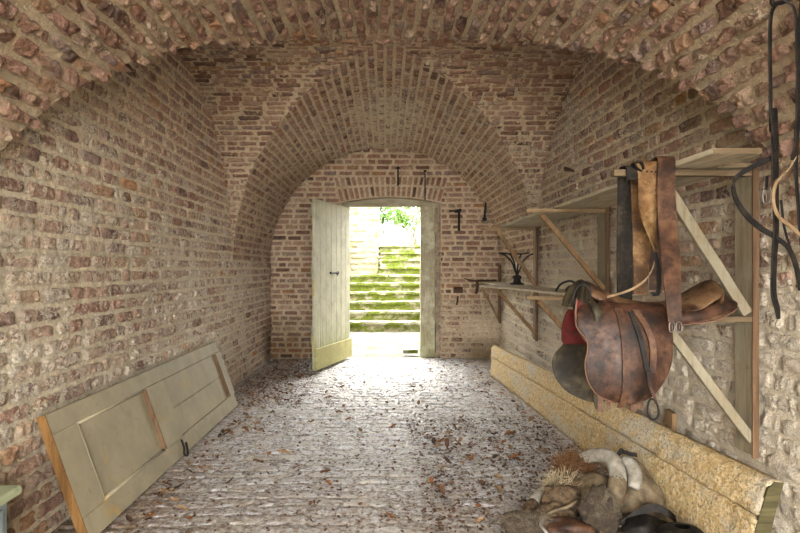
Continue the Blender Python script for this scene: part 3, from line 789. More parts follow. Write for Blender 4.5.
# ------------------------------------------------------------------ iron things
def stand():
    c = P(517, 284, 6.47); c.z = 1.116; root = empty('iron_stand', c); tag(root, 'black wrought iron stand with curved arms on the lower shelf', 'stand')
    bm = bmesh.new()
    for z, r in ((0, .075), (.018, .075), (.03, .05), (.06, .042), (.09, .055), (.105, .055), (.12, .02)): pass
    prof = [(0, .0), (.075, 0), (.075, .018), (.045, .03), (.035, .06), (.05, .075), (.05, .095), (.022, .11), (0, .115)]
    rings = []
    for r, z in prof: rings.append([bm.verts.new(c+Vector((max(r, .001)*math.cos(a), max(r, .001)*math.sin(a), z))) for a in [6.283*k/14 for k in range(14)]])
    for i in range(len(rings)-1):
        for k in range(14): bm.faces.new((rings[i][k], rings[i][(k+1) % 14], rings[i+1][(k+1) % 14], rings[i+1][k]))
    obj_bm('base', bm, M_IRON, root, True)
    for dx in (-1, -.4, .4, 1):
        dy = .06*(1 if abs(dx) < .5 else -.3)
        tube('arm', [c+Vector((0, 0, .10)), c+Vector((.03*dx, dy*.4, .17)), c+Vector((.06*dx, dy*.7, .25)), c+Vector((.13*dx, dy, .32)), c+Vector((.17*dx, dy, .335))], .009, M_IRON, root, 6, 5)
    tube('top_bar', [c+Vector((-.20, 0, .345)), c+Vector((-.05, 0, .335)), c+Vector((.05, 0, .335)), c+Vector((.13, 0, .345))], .009, M_IRON, root, 6, 3)
stand()
yb = DB-.012
def bars(name, segs, label, cat, mat=M_IRON):
    """an iron fixture of one piece: a list of (points, radius)"""
    bm = bmesh.new()
    for pts, r in segs: tube_bm(bm, [Vector(p) for p in pts], r, 7)
    o = obj_bm(name, bm, mat, None, False); return tag(o, label, cat)
def Q(px, py, off=.02): v = P(px, py, yb-off); return v
bars('iron_hook', [([Q(449, 211), Q(461, 211)], .012), ([Q(459, 211), Q(459, 231)], .018), ([Q(455, 212), Q(461, 209.5)], .02)], 'T-shaped iron hook on the end wall right of the doorway', 'hook')
bars('iron_rod', [([Q(398, 166), Q(398, 186)], .012), ([Q(395.5, 168), Q(400.5, 168)], .014), ([Q(398, 170, .0), Q(398, 170, .06)], .012)], 'short iron spike hanging above the middle of the doorway', 'rod')
bars('iron_rod', [([Q(425, 170), Q(425, 200)], .009), ([Q(423.5, 171), Q(426.5, 171)], .014)], 'long thin iron rod hanging above the right of the doorway', 'rod')
v0 = P(486, 199, 8.45); v1 = P(484.5, 219, 8.45)
bars('iron_bar', [([v0, v1], .016), ([v1+Vector((-.03, 0, 0)), v1+Vector((.03, 0, -.01))], .022), ([v0, v0+Vector((0, .2, 0))], .012)], 'dark iron bar hanging under the vault in the far right corner', 'bar')
bars('iron_plate', [([Q(453.5, 290, .01), Q(462.5, 290, .01)], .045), ([Q(458, 296), Q(456.5, 305)], .014)], 'square rusty iron plate on the end wall low right of the doorway', 'plate', M_RUST)
rk = empty('saddle_rack', Q(478, 290)); tag(rk, 'rusty iron saddle rack jutting from the end wall right of doorway', 'saddle rack')
tube('rail', [Q(464, 278, .25), Q(470, 280.5, .30), Q(478, 281, .30), Q(496, 280.5, .22)], [.008, .022, .024, .016], M_RUST, rk, 8, 4, flat=.6)
tube('support', [Q(477, 282, .3), Q(477, 288, .15), Q(476, 293, .0)], .020, M_RUST, rk, 7, 4)
np_ = Vector((WF+.01, 5.18, 2.14))
bars('iron_nail', [([np_, np_+Vector((-.09, 0, .01))], .012), ([np_+Vector((-.05, -.05, .0)), np_+Vector((-.07, .05, .03))], .014)], 'bent iron spike driven into the right wall above the shelf', 'nail', M_RUST)

def stained(m):
    nt = m.node_tree; b = next(n for n in nt.nodes if n.type == 'BSDF_PRINCIPLED'); src = b.inputs['Base Color'].links[0].from_socket
    tc = nt.nodes.new('ShaderNodeTexCoord'); no = nt.nodes.new('ShaderNodeTexNoise'); no.inputs['Scale'].default_value = 4.2; no.inputs['Detail'].default_value = 7; no.inputs['Roughness'].default_value = .7; no.inputs['Distortion'].default_value = .8
    nt.links.new(tc.outputs['Object'], no.inputs['Vector']); rp = nt.nodes.new('ShaderNodeValToRGB'); rp.color_ramp.elements[0].position = .60; rp.color_ramp.elements[1].position = .70
    nt.links.new(no.outputs['Fac'], rp.inputs[0]); mx = nt.nodes.new('ShaderNodeMix'); mx.data_type = 'RGBA'; nt.links.new(rp.outputs[0], mx.inputs[0]); nt.links.new(src, mx.inputs[6]); mx.inputs[7].default_value = (.42, .27, .08, 1)
    nt.links.new(mx.outputs[2], b.inputs['Base Color']); return m
# ------------------------------------------------------------------ old panel leaning on the left wall
M_PAINT = stained(wood_mat('old_olive_paint', [(.21, .14, .05), (.30, .22, .09), (.33, .27, .15)], 'y', (.31, .275, .185), .75, 0, .6, 1, .2))
M_PRAW = wood_mat('raw_panel_edge', [(.08, .038, .01), (.16, .08, .022), (.24, .13, .045)], 'z')
def panel():
    y0, y1 = 2.80, 5.60; b = Vector((-1.372, 0, .022)); t = Vector((-1.585, 0, .615)); up = (t-b); L = up.length; up.normalize(); nr = Vector((up.z, 0, -up.x))
    root = empty('panelled_door', (b.x, y0, 0)); tag(root, 'old olive painted panelled door lying on its side against the left wall', 'door')
    def T(y, v, w_): return Vector((b.x, y, b.z))+up*v+nr*w_
    def slab(bm, ya, yb_, va, vb, wa, wb, ch=.004):
        sec = [(va, wa), (vb, wa), (vb, wb-ch), (vb-ch, wb), (va+ch, wb), (va, wb-ch)]
        r0 = [bm.verts.new(T(ya, v, w_)) for v, w_ in sec]; r1 = [bm.verts.new(T(yb_, v, w_)) for v, w_ in sec]
        for k in range(6): bm.faces.new((r0[k], r0[(k+1) % 6], r1[(k+1) % 6], r1[k]))
        bm.faces.new(r0[::-1]); bm.faces.new(r1)
    bm = bmesh.new(); slab(bm, y0, y1, 0, .115, -.045, 0); o = obj_bm('stile', bm, M_PAINT, root)
    bm = bmesh.new(); slab(bm, y0, y1, L-.10, L, -.045, 0); obj_bm('stile', bm, M_PAINT, root)
    for a, c, up_ in ((y0, y0+.22, .0), (3.86, 4.16, .012), (5.45, y1, .012)):
        bm = bmesh.new(); slab(bm, a+.001, c, .115-.0, L-.10, -.043, up_, .003); obj_bm('rail', bm, M_PAINT, root)
    bm = bmesh.new(); slab(bm, y0+.22, 3.86, .115, L-.10, -.036, -.013); obj_bm('field', bm, M_PAINT, root)
    bm = bmesh.new(); slab(bm, 4.16, 5.45, .115, L*.5, -.036, -.016, .006); slab(bm, 4.16, 5.45, L*.5, L-.10, -.036, -.012, .006); obj_bm('field', bm, M_PAINT, root)
    for ya, wn_ in ((3.86, .012), (5.45, .012)):
        bm = bmesh.new(); slab(bm, ya-.010, ya, .120, L-.105, -.03, wn_+.001, .002); o = obj_bm('edge_strip', bm, M_EDGE, root); o['label'] = 'dark bare edge of the rail'
    bm = bmesh.new()                                                   # mouldings round the first field
    for (ya, va, yb_, vb) in ((y0+.22, .12, 3.86, .12), (y0+.22, L-.105, 3.86, L-.105), (y0+.23, .12, y0+.23, L-.105)):
        tube_bm(bm, [T(ya, va, -.008), T(yb_, vb, -.008)], .010, 8)
    obj_bm('moulding', bm, M_PAINT, root, True)
    bm = bmesh.new(); slab(bm, y0-.006, y0, .0, L, -.045, 0, .002); o = obj_bm('end_grain', bm, M_PRAW, root); o['label'] = 'bare orange brown end of the door'
    bm = bmesh.new(); yk = 4.12
    tube_bm(bm, smooth_pts([T(yk, .10, .01), T(yk-.03, .05, .02), T(yk-.06, .01, .02), T(yk-.03, -.0, .03), T(yk+.02, .07, .025)], 4), .008, 6)
    o = obj_bm('latch', bm, M_IRON, root, True); o['label'] = 'black iron loop latch'
panel()

# ------------------------------------------------------------------ cupboard corner, bottom left
M_CUP = wood_mat('blue_grey_cupboard', [(.10, .10, .09), (.16, .19, .18), (.26, .29, .27)], 'z', (.20, .24, .25), .5)
M_CUPT = wood_mat('green_cupboard_top', [(.20, .22, .12), (.30, .32, .2), (.40, .42, .3)], 'y', (.32, .36, .23), .6)
cb = empty('low_cupboard', (-1.5, 2.0, 0)); tag(cb, 'low painted wooden cupboard with pale green top beside the left wall', 'cupboard')
bm = bmesh.new(); box_bm(bm, (-1.615, 1.45, .453), (-1.355, 2.25, .49)); o = obj_bm('top', bm, M_CUPT, cb); mod_bevel(o, .014, 4)
bm = bmesh.new(); box_bm(bm, (-1.605, 1.48, .0), (-1.385, 2.20, .449)); o = obj_bm('body', bm, M_CUP, cb); mod_bevel(o, .004)
bm = bmesh.new(); box_bm(bm, (-1.384, 1.52, .04), (-1.372, 2.16, .43)); o = obj_bm('door', bm, M_CUP, cb); mod_bevel(o, .003)
bm = bmesh.new(); tube_bm(bm, [(-1.372, 1.6, .25), (-1.35, 1.6, .25)], .014, 8); k = obj_bm('knob', bm, M_IRON, None); k.parent = o

# ------------------------------------------------------------------ rough timber kerb along the right wall
def hewn_mat():
    t = NT('flaking_cream_timber'); v = t.coord((1, .55, 1)); w_ = t.coord()
    n = t.noise(v, 44, 6, .72, .4); n2 = t.noise(v, 5, 5, .65); n3 = t.noise(w_, 70, 4, .7); ch = t.voro(v, 42)
    c = t.ramp(n, [(.28, (.36, .20, .07)), (.40, (.66, .46, .20)), (.53, (.84, .66, .37)), (.70, (.90, .78, .54))])
    c = t.mix(t.math('MULTIPLY', t.step(n2, .50, .62), .7), c, (.70, .67, .56))
    c = t.mix(t.math('MULTIPLY', t.step(n, .36, .28), 1), c, c)
    c = t.mix(t.math('MULTIPLY', t.math('MULTIPLY', t.step(n3, .50, .62), t.step(n, .35, .55)), .8), c, (.20, .11, .05))
    h = t.math('ADD', t.math('MULTIPLY', n, 1.2), t.math('MULTIPLY', n3, .4)); h = t.math('ADD', h, t.math('MULTIPLY', ch, .4))
    return t.fin(c, .85, t.bump(h, 1.0, .025), 0, .25)
M_HEWN = hewn_mat()
M_OLIVE = wood_mat('olive_end_grain', [(.03, .025, .01), (.065, .055, .022), (.12, .10, .045)], 'x')
def beam():
    root = empty('timber_trough_side', (1.5, 4.8, 0)); tag(root, 'long rough cream timber resting along the foot of the right wall', 'timber')
    ya, yb_ = 7.20, 2.45; xa, xb = 1.275, 1.562; N = 150
    def sec(y):
        f = (ya-y)/(ya-yb_); return xa+(xb-xa)*f, .375+.055*f, .235+.045*f
    def lean(y, z, h): f = (ya-y)/(ya-yb_); return -.27*(.25+.75*f*f)*(h-z)*min(1, .3+f)
    def loft(prof, seedo, end):
        bm = bmesh.new(); R = []
        for i in range(N+1):
            y = ya+(yb_-ya)*i/N; x, h, c = sec(y); pr = prof(h, c); row = []
            for (dx, z) in pr:
                d = .006*float(vn(y, z*1.0, seedo, 13, 3))+.005*float(vn(y, z, seedo, 34, 4))
                row.append(bm.verts.new((x+lean(y, z, h)+dx+(d if dx < .03 else 0), y, max(.0, z+d*.5))))
            R.append(row)
        m = len(R[0])
        for i in range(N):
            for k in range(m): bm.faces.new((R[i][k], R[i][(k+1) % m], R[i+1][(k+1) % m], R[i+1][k]))
        bm.faces.new(R[0][::-1]); bm.faces.new(R[-1]); return obj_bm('plank', bm, M_HEWN, root, True)
    def lower(h, c): return [(.065, .004), (.004, .004)]+[(0.0, .004+(c-.012)*k/7) for k in range(1, 7)]+[(0, c-.012), (.01, c-.004), (.065, c-.004)]
    def upper(h, c): return [(.065, c), (.008, c), (-.006, c+.012)]+[(-.004+.012*k/5, c+.012+(h-.03-c-.012)*k/5) for k in range(1, 6)]+[(.025, h), (.065, h-.003)]
    loft(lower, 1, 1); loft(upper, 2, 1)
    x, h, c = sec(yb_); bm = bmesh.new()
    a = [bm.verts.new((v[0]+lean(yb_, v[2], h), v[1], v[2])) for v in ((x+.002, yb_-.006, .006), (x+.065, yb_-.006, .006), (x+.065, yb_-.006, h-.006), (x+.028, yb_-.006, h-.003), (x+.006, yb_-.006, h-.03), (x+.002, yb_-.006, c))]
    bm.faces.new(a); r = bmesh.ops.extrude_face_region(bm, geom=bm.faces[:]); bmesh.ops.translate(bm, verts=[e for e in r['geom'] if isinstance(e, bmesh.types.BMVert)], vec=(0, .012, 0))
    o = obj_bm('end_cap', bm, M_OLIVE, root); o['label'] = 'dark olive end of the timber'
beam()
v = P(677, 424, 3.35)
bm = bmesh.new(); bar_bm(bm, (1.615, 3.40, .0), (1.60, 3.36, .50), .09, .03, (0, 1, 0), 3, .002, 3)
o = obj_bm('wooden_stake', bm, M_TAN); mod_bevel(o, .003); tag(o, 'short wooden stake wedged between the rough timber and right wall', 'stake')
# ------------------------------------------------------------------ leather and the saddle
M_LEA = leather_mat('worn_brown_leather', (.009, .0045, .003), (.046, .019, .010), (.086, .040, .021), .5)
M_SEAT = leather_mat('tan_seat_leather', (.03, .014, .007), (.10, .052, .025), (.17, .10, .052), .42)
M_OLV = leather_mat('olive_brown_leather', (.012, .009, .005), (.032, .024, .012), (.07, .055, .028), .6)
M_BLK = leather_mat('black_leather', (.003, .002, .002), (.006, .0045, .0035), (.018, .013, .009), .6, 2)
M_BRN = leather_mat('girth_brown_leather', (.022, .010, .006), (.07, .032, .017), (.125, .066, .036), .5)
M_TANL = leather_mat('girth_tan_leather', (.06, .03, .012), (.15, .078, .03), (.27, .17, .08), .45)
M_REIN = leather_mat('tan_rein_leather', (.08, .05, .025), (.18, .115, .06), (.27, .19, .11), .6)
M_RED = plain_mat('red_felt', (.11, .012, .010), .95, .5, 24, .8, c2=(.03, .006, .006))
M_PIPE = plain_mat('pale_piping', (.16, .085, .055), .8)
M_STEEL = plain_mat('dull_steel', (.22, .20, .18), .45, .4, 60, .3, .8)

def F(px, py, D): return P(px, py, D)
def sheet(name, rows, D0, mat, parent, bulge, thick, nx=14, order=None):
    """leather flap: rows are (py, px_left, px_right) measured at depth D0; bulge(u, v) moves it out of plane"""
    ys = [r[0] for r in rows]; n = 26; out = []
    for i in range(n+1):
        py = ys[0]+(ys[-1]-ys[0])*i/n
        a = interp(py, ys, [r[1] for r in rows]); b = interp(py, ys, [r[2] for r in rows]); row = []
        for k in range(nx+1):
            u = k/nx; p = F(a+(b-a)*u, py, D0); p.y += bulge(u, i/n); row.append(p)
        out.append(row)
    return grid_surface(name, out, mat, parent, thick, 1)

def saddle():
    root = empty('riding_saddle', (1.15, 2.62, 1.09)); tag(root, 'worn brown leather riding saddle resting on the nearest bracket arm', 'saddle')
    YC = 2.64
    # seat: stations along x (pixel column, top pixel row, half width, drop of the edge), measured on the centre line
    st = [(583, 283, .035, .05), (588, 283.5, .06, .055), (598, 290, .085, .05), (612, 297, .10, .045), (630, 302.5, .12, .04), (650, 305, .14, .035), (668, 304, .155, .03), (684, 299, .16, .03), (697, 291, .155, .04), (706, 284.5, .14, .05), (712, 281, .115, .06)]
    rows = []
    for (px, py, hw, dr) in st:
        c = F(px, py, YC); row = []
        for k in range(13):
            q = -1+2*k/12
            row.append(Vector((c.x+.02*abs(q)**2*(1 if px > 690 else 0)*-1, YC+hw*q, c.z+.008*math.cos(q*3.14)*(.5)-dr*abs(q)**2.6)))
        rows.append(row)
    o = grid_surface('seat', rows, M_SEAT, root, .014, 2); o['label'] = 'paler tan polished seat with upturned cantle'
    # cantle back
    back = []
    for t_ in range(5):
        f = t_/4; row = []
        for k in range(13):
            q = -1+2*k/12; c = F(712-8*f, 281+22*f, YC); hw = .115+.03*f
            row.append(Vector((c.x+.012-.02*abs(q)**2, YC+hw*q, c.z-.06*abs(q)**2.6*(1-f)-.006)))
        back.append(row)
    grid_surface('cantle', back, M_SEAT, root, .012, 1)
    # pommel arch: hollow front of the tree
    bm = bmesh.new()
    for dx, r, s_ in ((0, .017, 1), (.022, .014, .93)):
        c = F(581, 290, YC); pts = []
        for k in range(13):
            a = math.pi*(k/12); pts.append(Vector((c.x+dx-.035*abs(math.cos(a))**2, YC+.10*s_*math.cos(a)*(1.15-.35*math.sin(a)), c.z-.075+.105*s_*math.sin(a))))
        tube_bm(bm, smooth_pts(pts, 3), r, 8)
    o = obj_bm('pommel', bm, M_OLV, root, True); o['label'] = 'hollow olive brown pommel arch'
    # skirt and padded panels under the seat, both sides
    for sg in (-1, 1):
        rows = []
        for (px, zt, zb, w0, w1) in ((590, 294, 322, .045, .10), (606, 300, 330, .07, .125), (630, 306, 326, .10, .14), (655, 309, 324, .12, .15), (680, 307, 323, .13, .15), (700, 301, 319, .12, .14), (718, 297, 311, .09, .11), (728, 300, 305, .05, .06)):
            a = F(px, zt, YC); b = F(px, zb, YC); row = []
            for k in range(10):
                th = 2*math.pi*k/10
                cy = (w0+w1)/2; row.append(Vector((a.x, YC+sg*(cy+.036*math.cos(th)), (a.z+b.z)/2+.5*(a.z-b.z)*math.sin(th))))
            rows.append(row)
        bm = bmesh.new(); R = [[bm.verts.new(p) for p in r] for r in rows]
        for i in range(len(R)-1):
            for k in range(10): bm.faces.new((R[i][k], R[i][(k+1) % 10], R[i+1][(k+1) % 10], R[i+1][k]))
        bm.faces.new(R[0][::-1]); bm.faces.new(R[-1])
        o = obj_bm('panel', bm, M_LEA, root, True); mod_sub(o, 1)
    # flat pointed skirt spreading behind the cantle
    rows = []
    for (px, py, hw) in ((664, 316, .17), (690, 313, .175), (708, 306, .165), (720, 301.5, .13), (727, 301, .08), (730, 303, .03)):
        c = F(px, py, YC); rows.append([Vector((c.x, YC+hw*q, c.z+.02*(1-abs(q))-.022*abs(q)**2)) for q in [-1+k/5 for k in range(11)]])
    o = grid_surface('skirt', rows, M_BRN, root, .014, 1)
    rim = [r[0] for r in rows]+[r[-1] for r in rows[::-1]]
    o = tube('piping', rim, .0032, M_PIPE, root, 6, 3); o['label'] = 'pale worn piping along the skirt edge'
    # near flap
    DN = 2.43
    near = [(304, 592, 670), (309, 584, 674), (315, 580, 675), (327, 578, 675), (340, 587, 674.5), (350, 588, 674), (362, 585.5, 673), (374, 586.5, 670), (386, 591, 664), (396, 599, 657), (402, 610, 650), (404, 618, 642)]
    fl = sheet('flap', near, DN, M_LEA, root, lambda u, v: .06*math.exp(-v*7)+.012*math.sin(u*9)*v-.02*math.sin(v*3.14)+.05*abs(u-.55)**2*2, .007)
    fl['label'] = 'near side flap facing the room'
    bulge = lambda u, v: .06*math.exp(-v*7)+.012*math.sin(u*9)*v-.02*math.sin(v*3.14)+.05*abs(u-.55)**2*2
    def onflap(px, py, lift=.008):
        ys = [r[0] for r in near]; a = interp(py, ys, [r[1] for r in near]); b = interp(py, ys, [r[2] for r in near])
        v = min(max((py-ys[0])/(ys[-1]-ys[0]), 0), 1); u = min(max((px-a)/max(b-a, 1), 0), 1)
        p = F(px, py, DN); p.y += bulge(u, v)-lift; return p
    edge = [onflap(a+.3, y, .004) for (y, a, b) in near[2:]]
    o = tube('piping', edge, .0024, M_PIPE, fl, 6, 3)
    # knee roll bulge at the front of the flap and small skirt below the seat
    for nm, pts, w_, m_, lift in (('stirrup_strap', [(621, 309), (622, 330), (623, 360), (623, 392), (622, 408)], .030, M_BRN, .013),
                                ('billet', [(632, 312), (637, 335), (641, 356), (645, 372)], .020, M_BLK, .014),
                                ('billet', [(637, 310), (646, 330), (650, 350), (649, 372)], .026, M_BRN, .018)):
        ribbon(nm, [onflap(x, y, lift) for x, y in pts], [(1, 0, 0)], w_, .004, m_, root, 6)
    # billet tips hanging below the flap edge
    for (x, y0, y1, w_) in ((603, 392, 411, .022), (612, 398, 407, .015), (634, 398, 408, .026), (642, 398, 407, .026)):
        p0 = onflap(x, y0, -.006); p1 = F(x-.5, y1, DN); p1.y = p0.y+.004; p2 = F(x-.5, y1+4, DN); p2.y = p0.y+.004
        ribbon('billet', [p0, p1, p2], [(1, 0, 0)], [w_, w_, w_*.3], .004, M_BRN, root, 4)
    # narrow loop of strap hanging from the flap
    ribbon('strap', [onflap(645, 370, .022), F(650, 385, 2.40), F(654, 396, 2.40), F(656, 404, 2.40)], [(1, 0, 0)], [.02, .014, .012, .010], .003, M_LEA, root, 6)
    lp = [F(656, 402, 2.40), F(658.5, 411, 2.40), F(657, 418, 2.40), F(652, 419.5, 2.40), F(648, 414, 2.40), F(648, 405, 2.40), F(651, 399, 2.40)]
    o = tube('stirrup_loop', lp, .0055, M_BLK, root, 7, 5, closed=True, flat=.7)
    # far flap and red felt lining
    DF2 = 2.80
    far = [(331, 566, 612), (345, 561, 612), (353, 555, 612), (362, 552.5, 612), (370, 553, 612), (380, 557, 612), (388, 563, 612), (394, 570, 611), (399, 580, 608), (402, 590, 603)]
    o = sheet('flap', far, DF2, M_OLV, root, lambda u, v: -.10*math.exp(-v*7)+.02*math.sin(v*3.14), .007); o['label'] = 'dark olive far side flap'
    ribbon('billet', [F(597, 385, 2.765), F(597, 402, 2.765), F(597, 410, 2.765)], [(1, 0, 0)], [.03, .03, .012], .004, M_OLV, root, 4)
    red = [(309, 566, 582), (314, 563, 584), (322, 561, 588), (332, 560.5, 592), (340, 561, 594), (344, 563, 590)]
    o = sheet('lining', red, 2.74, M_RED, root, lambda u, v: -.01*math.sin(u*3.14)*math.sin(v*3.14)*2-.03*(1-v), .020, 8); o['label'] = 'faded red felt lining on the far side'
    red2 = [(300, 577, 583), (312, 575.5, 583), (325, 576.5, 586), (336, 583, 591), (343, 588, 592)]
    o = sheet('lining', red2, 2.50, M_RED, root, lambda u, v: .02, .016, 5); o['label'] = 'red felt edge of the near side lining'
    o2 = tube('piping', [F(577, 300, 2.485), F(575.5, 312, 2.485), F(576.5, 325, 2.485), F(583, 337, 2.485), F(588, 344, 2.485)], .004, M_PIPE, o, 6, 4)
    # knee pad roll on the far side of the arch and the dark hollow strap
    tube('knee_roll', [F(589, 300, 2.52), F(596, 308, 2.47), F(599, 320, 2.46), F(594, 334, 2.47)], [.012, .022, .026, .014], M_OLV, root, 10, 5, flat=.6)
    return root
SADDLE = saddle()

def hang(name, label, cat, straps, mat):
    root = empty(name, straps[0][1][0]); tag(root, label, cat)
    for nm, pts, wd, w_, th in straps: ribbon(nm, pts, wd, w_, th, mat, root, 7)
    return root
# girths draped over the upper arm of the nearest bracket (arm top z = 1.731, front y = 2.617, back y = 2.662)
def drape(px_f, px_b, py_f, py_b, mat, name, label, w_, wtop, lift=0, yf=2.600, yb_=2.690, tw=None):
    xf, xb = (px_f-385)/600*2.62, (px_b-385)/600*2.66
    top = 1.7335+lift; root = empty(name, ((xf+xb)/2, 2.64, top)); tag(root, label, 'girth')
    zf = 1.3+(268-py_f)/600*2.6; zb = 1.3+(268-py_b)/600*2.7
    xt = xf
    pts = [(xb, yb_+.01, zb), (xb, yb_+.005, (zb+1.73)/2), (xt, yb_, 1.71), (xt, 2.672, top+.004), (xt, 2.64, top+.008), (xt, 2.606, top+.004)]
    return root, [Vector(p) for p in pts], xt, zf
M_WEB = leather_mat('dark_webbing', (.006, .005, .0035), (.013, .010, .007), (.03, .023, .015), .9, 2)
# dark webbing strap behind
r, pts, xt, zf = drape(631, 632, 180, 302, M_OLV, 'dark_webbing_girth', 'dark blackish webbing girth, leftmost strap on the nearest bracket', .07, .07)
r.location.x = 1.07
ribbon('strap', [Vector((1.078, 2.70, .0+1.155)), Vector((1.075, 2.695, 1.4)), Vector((1.078, 2.69, 1.70)), Vector((1.078, 2.672, 1.742)), Vector((1.078, 2.64, 1.745)), Vector((1.078, 2.60, 1.738)), Vector((1.078, 2.592, 1.70)), Vector((1.074, 2.592, 1.68))], [(1, 0, 0)], .068, .006, M_WEB, r, 6)
ribbon('strap', [Vector((1.118, 2.712, 1.18)), Vector((1.112, 2.708, 1.4)), Vector((1.108, 2.702, 1.68))], [(1, 0, 0)], .055, .005, M_BRN, r, 4)['label'] = 'narrow brown edge strap'
# tan folded strap with a twist
r = empty('tan_girth_strap', (1.13, 2.63, 1.745)); tag(r, 'light tan twisted leather strap folded over the nearest bracket', 'girth')
f_ = lambda px, py, D: P(px, py, D)
ribbon('strap', [Vector((1.150, 2.70, 1.18)), Vector((1.155, 2.685, 1.66)), Vector((1.153, 2.675, 1.755)), Vector((1.150, 2.64, 1.764)), Vector((1.148, 2.598, 1.755)), f_(650, 182, 2.575), f_(648, 205, 2.56), f_(650, 225, 2.56), f_(655, 245, 2.56), f_(658, 262, 2.565), f_(659, 278, 2.575)],
       [(1, 0, 0)]*5+[(1, .05, 0), (1, .15, 0), (1, .5, 0), (.75, .8, 0), (.5, 1, 0), (.45, 1, 0)], [.055, .11, .12, .12, .12, .105, .09, .075, .06, .05, .04], .005, M_TANL, r, 6)
ribbon('curl', [f_(640, 172, 2.59), f_(634, 167, 2.585), f_(634, 163, 2.585), f_(640, 163, 2.59), f_(642, 170, 2.59)], [(0, 1, 0)], .05, .004, M_BLK, r, 5)
# holes punched in the strap
bm = bmesh.new()
for k in range(4):
    c = f_(647+k*4.3, 171.5+.2*k, 2.572); tube_bm(bm, [c, c+Vector((0, -.002, 0))], .0045, 8)
obj_bm('strap_hole', bm, M_BLK, r)['label'] = 'row of dark punched holes'
# brown girth in front, ends in two buckles
r = empty('brown_leather_girth', (1.21, 2.60, 1.76)); tag(r, 'long brown leather girth with two buckles hanging in front of the saddle', 'girth')
ribbon('strap', [Vector((1.235, 2.715, 1.20)), Vector((1.228, 2.705, 1.5)), Vector((1.222, 2.692, 1.72)), Vector((1.218, 2.675, 1.772)), Vector((1.214, 2.64, 1.778)), Vector((1.212, 2.585, 1.768)), f_(666, 190, 2.54), f_(668, 225, 2.50), f_(671, 265, 2.42), f_(673, 295, 2.37), f_(675, 330, 2.355)],
       [(1, 0, 0)], [.075]*5+[.075, .075, .08, .078, .062, .05], .006, M_BRN, r, 6)
for px in (672, 679):
    c = f_(px, 327, 2.345); lp = [c+Vector((a*.009, 0, b*.016)) for a, b in ((-1, 1), (1, 1), (1, -1), (-1, -1))]
    bm = bmesh.new(); tube_bm(bm, smooth_pts(lp, 3, True), .0028, 6, True); tube_bm(bm, [c+Vector((0, -.002, .014)), c+Vector((0, -.004, -.016))], .002, 6); obj_bm('buckle', bm, M_STEEL, r, True)
tag(ribbon('thin_rein', [f_(607, 297, 2.55), f_(622, 293, 2.54), f_(636, 287, 2.52), f_(648, 277, 2.51), f_(654, 264, 2.51), f_(655, 250, 2.53)], [(0, .3, 1)], .010, .004, M_REIN, None, 8), 'thin tan rein curving from the saddle pommel up to the hanging straps', 'rein')
tag(ribbon('black_strap_end', [f_(655, 252, 2.50), f_(658, 268, 2.49), f_(659, 285, 2.49), f_(656, 296, 2.49), f_(652, 292, 2.49)], [(1, 0, 0)], .018, .004, M_BLK, None, 6), 'short black strap end dangling between girths and saddle', 'strap')
tag(tube('coiled_rope', [f_(556, 291, 3.35), f_(561, 284, 3.3), f_(570, 281, 3.2), f_(577, 285, 3.1), f_(574, 290, 3.1), f_(566, 291, 3.15), f_(571, 286, 3.1), f_(582, 290, 2.9)], .006, M_BLK, None, 7, 6), 'loose thin black rope looping on the lower shelf beside the saddle pommel', 'rope')
tube('pommel_cord', [f_(577, 316, 2.55), f_(573, 303, 2.5), f_(575, 291, 2.5), f_(582, 284, 2.5), f_(589, 289, 2.5), f_(590, 300, 2.48)], .006, M_BLK, SADDLE, 7, 6)

# ------------------------------------------------------------------ bridles at the right edge
DR = 1.98
b = lambda px, py, d=0: P(px, py, DR+d)
r = empty('black_bridle', b(785, 3)); tag(r, 'black leather bridle hanging at the right edge of the room', 'bridle')
hp = b(786, 0, .0)
bars('bridle_hook', [([hp+Vector((.10, .02, .062)), hp+Vector((.0, .02, .0)), hp+Vector((-.03, .02, -.005)), hp+Vector((-.035, .02, .02))], .008)], 'iron hook from which the black bridle hangs under the vault', 'hook')
fx = [(.8, .6, 0)]
ribbon('cheek_strap', [b(771, 132, .02), b(770.5, 90), b(770, 50), b(770.5, 20), b(774, 7), b(781, 1.5), b(789, 3), b(795, 12), b(797, 40, .02), b(797.5, 90, .04), b(796, 140, .04), b(792, 160, .04)], fx, .019, .005, M_BLK, r, 6)
ribbon('strap', [b(775, 108, .01), b(775, 140), b(775, 185), b(776, 225), b(774, 262), b(773.5, 292), b(777, 308), b(778.5, 319)], fx, [.020, .046, .046, .036, .036, .036, .034, .016], .006, M_BLK, r, 6)
ribbon('strap', [b(770, 96, -.02), b(772, 120, -.02), b(776, 150, -.02)], fx, .018, .005, M_BLK, r, 5)
ribbon('noseband', [b(771, 158), b(758, 164), b(745, 171), b(735, 179), b(733.5, 190), b(738, 203), b(748, 217), b(762, 229), b(777, 238), b(789, 249), b(796, 266), b(801, 290)], [(0, .5, 1)]*4+[(1, .3, .2)]*2+[(.5, .3, 1)]*3+[(1, .3, .3)]*3, [.02, .018, .018, .016, .015, .018, .022, .02, .016, .016, .018, .02], .005, M_BLK, r, 6)
c = b(766.5, 196)
bm = bmesh.new(); tube_bm(bm, smooth_pts([c+Vector((a*.010, 0, q*.020)) for a, q in ((-1, 1), (1, 1), (1, -1), (-1, -1))], 3, True), .0032, 6, True); tube_bm(bm, [c+Vector((0, 0, .02)), c+Vector((0, 0, -.02))], .0025, 6)
obj_bm('buckle', bm, M_STEEL, r, True)
ribbon('strap', [b(767, 176), b(766.5, 184), b(766.5, 190)], fx, .016, .004, M_BLK, r, 4)
r = empty('brown_rein', b(795, 160, -.03)); tag(r, 'thin brown rein looping in front of the black bridle', 'rein')
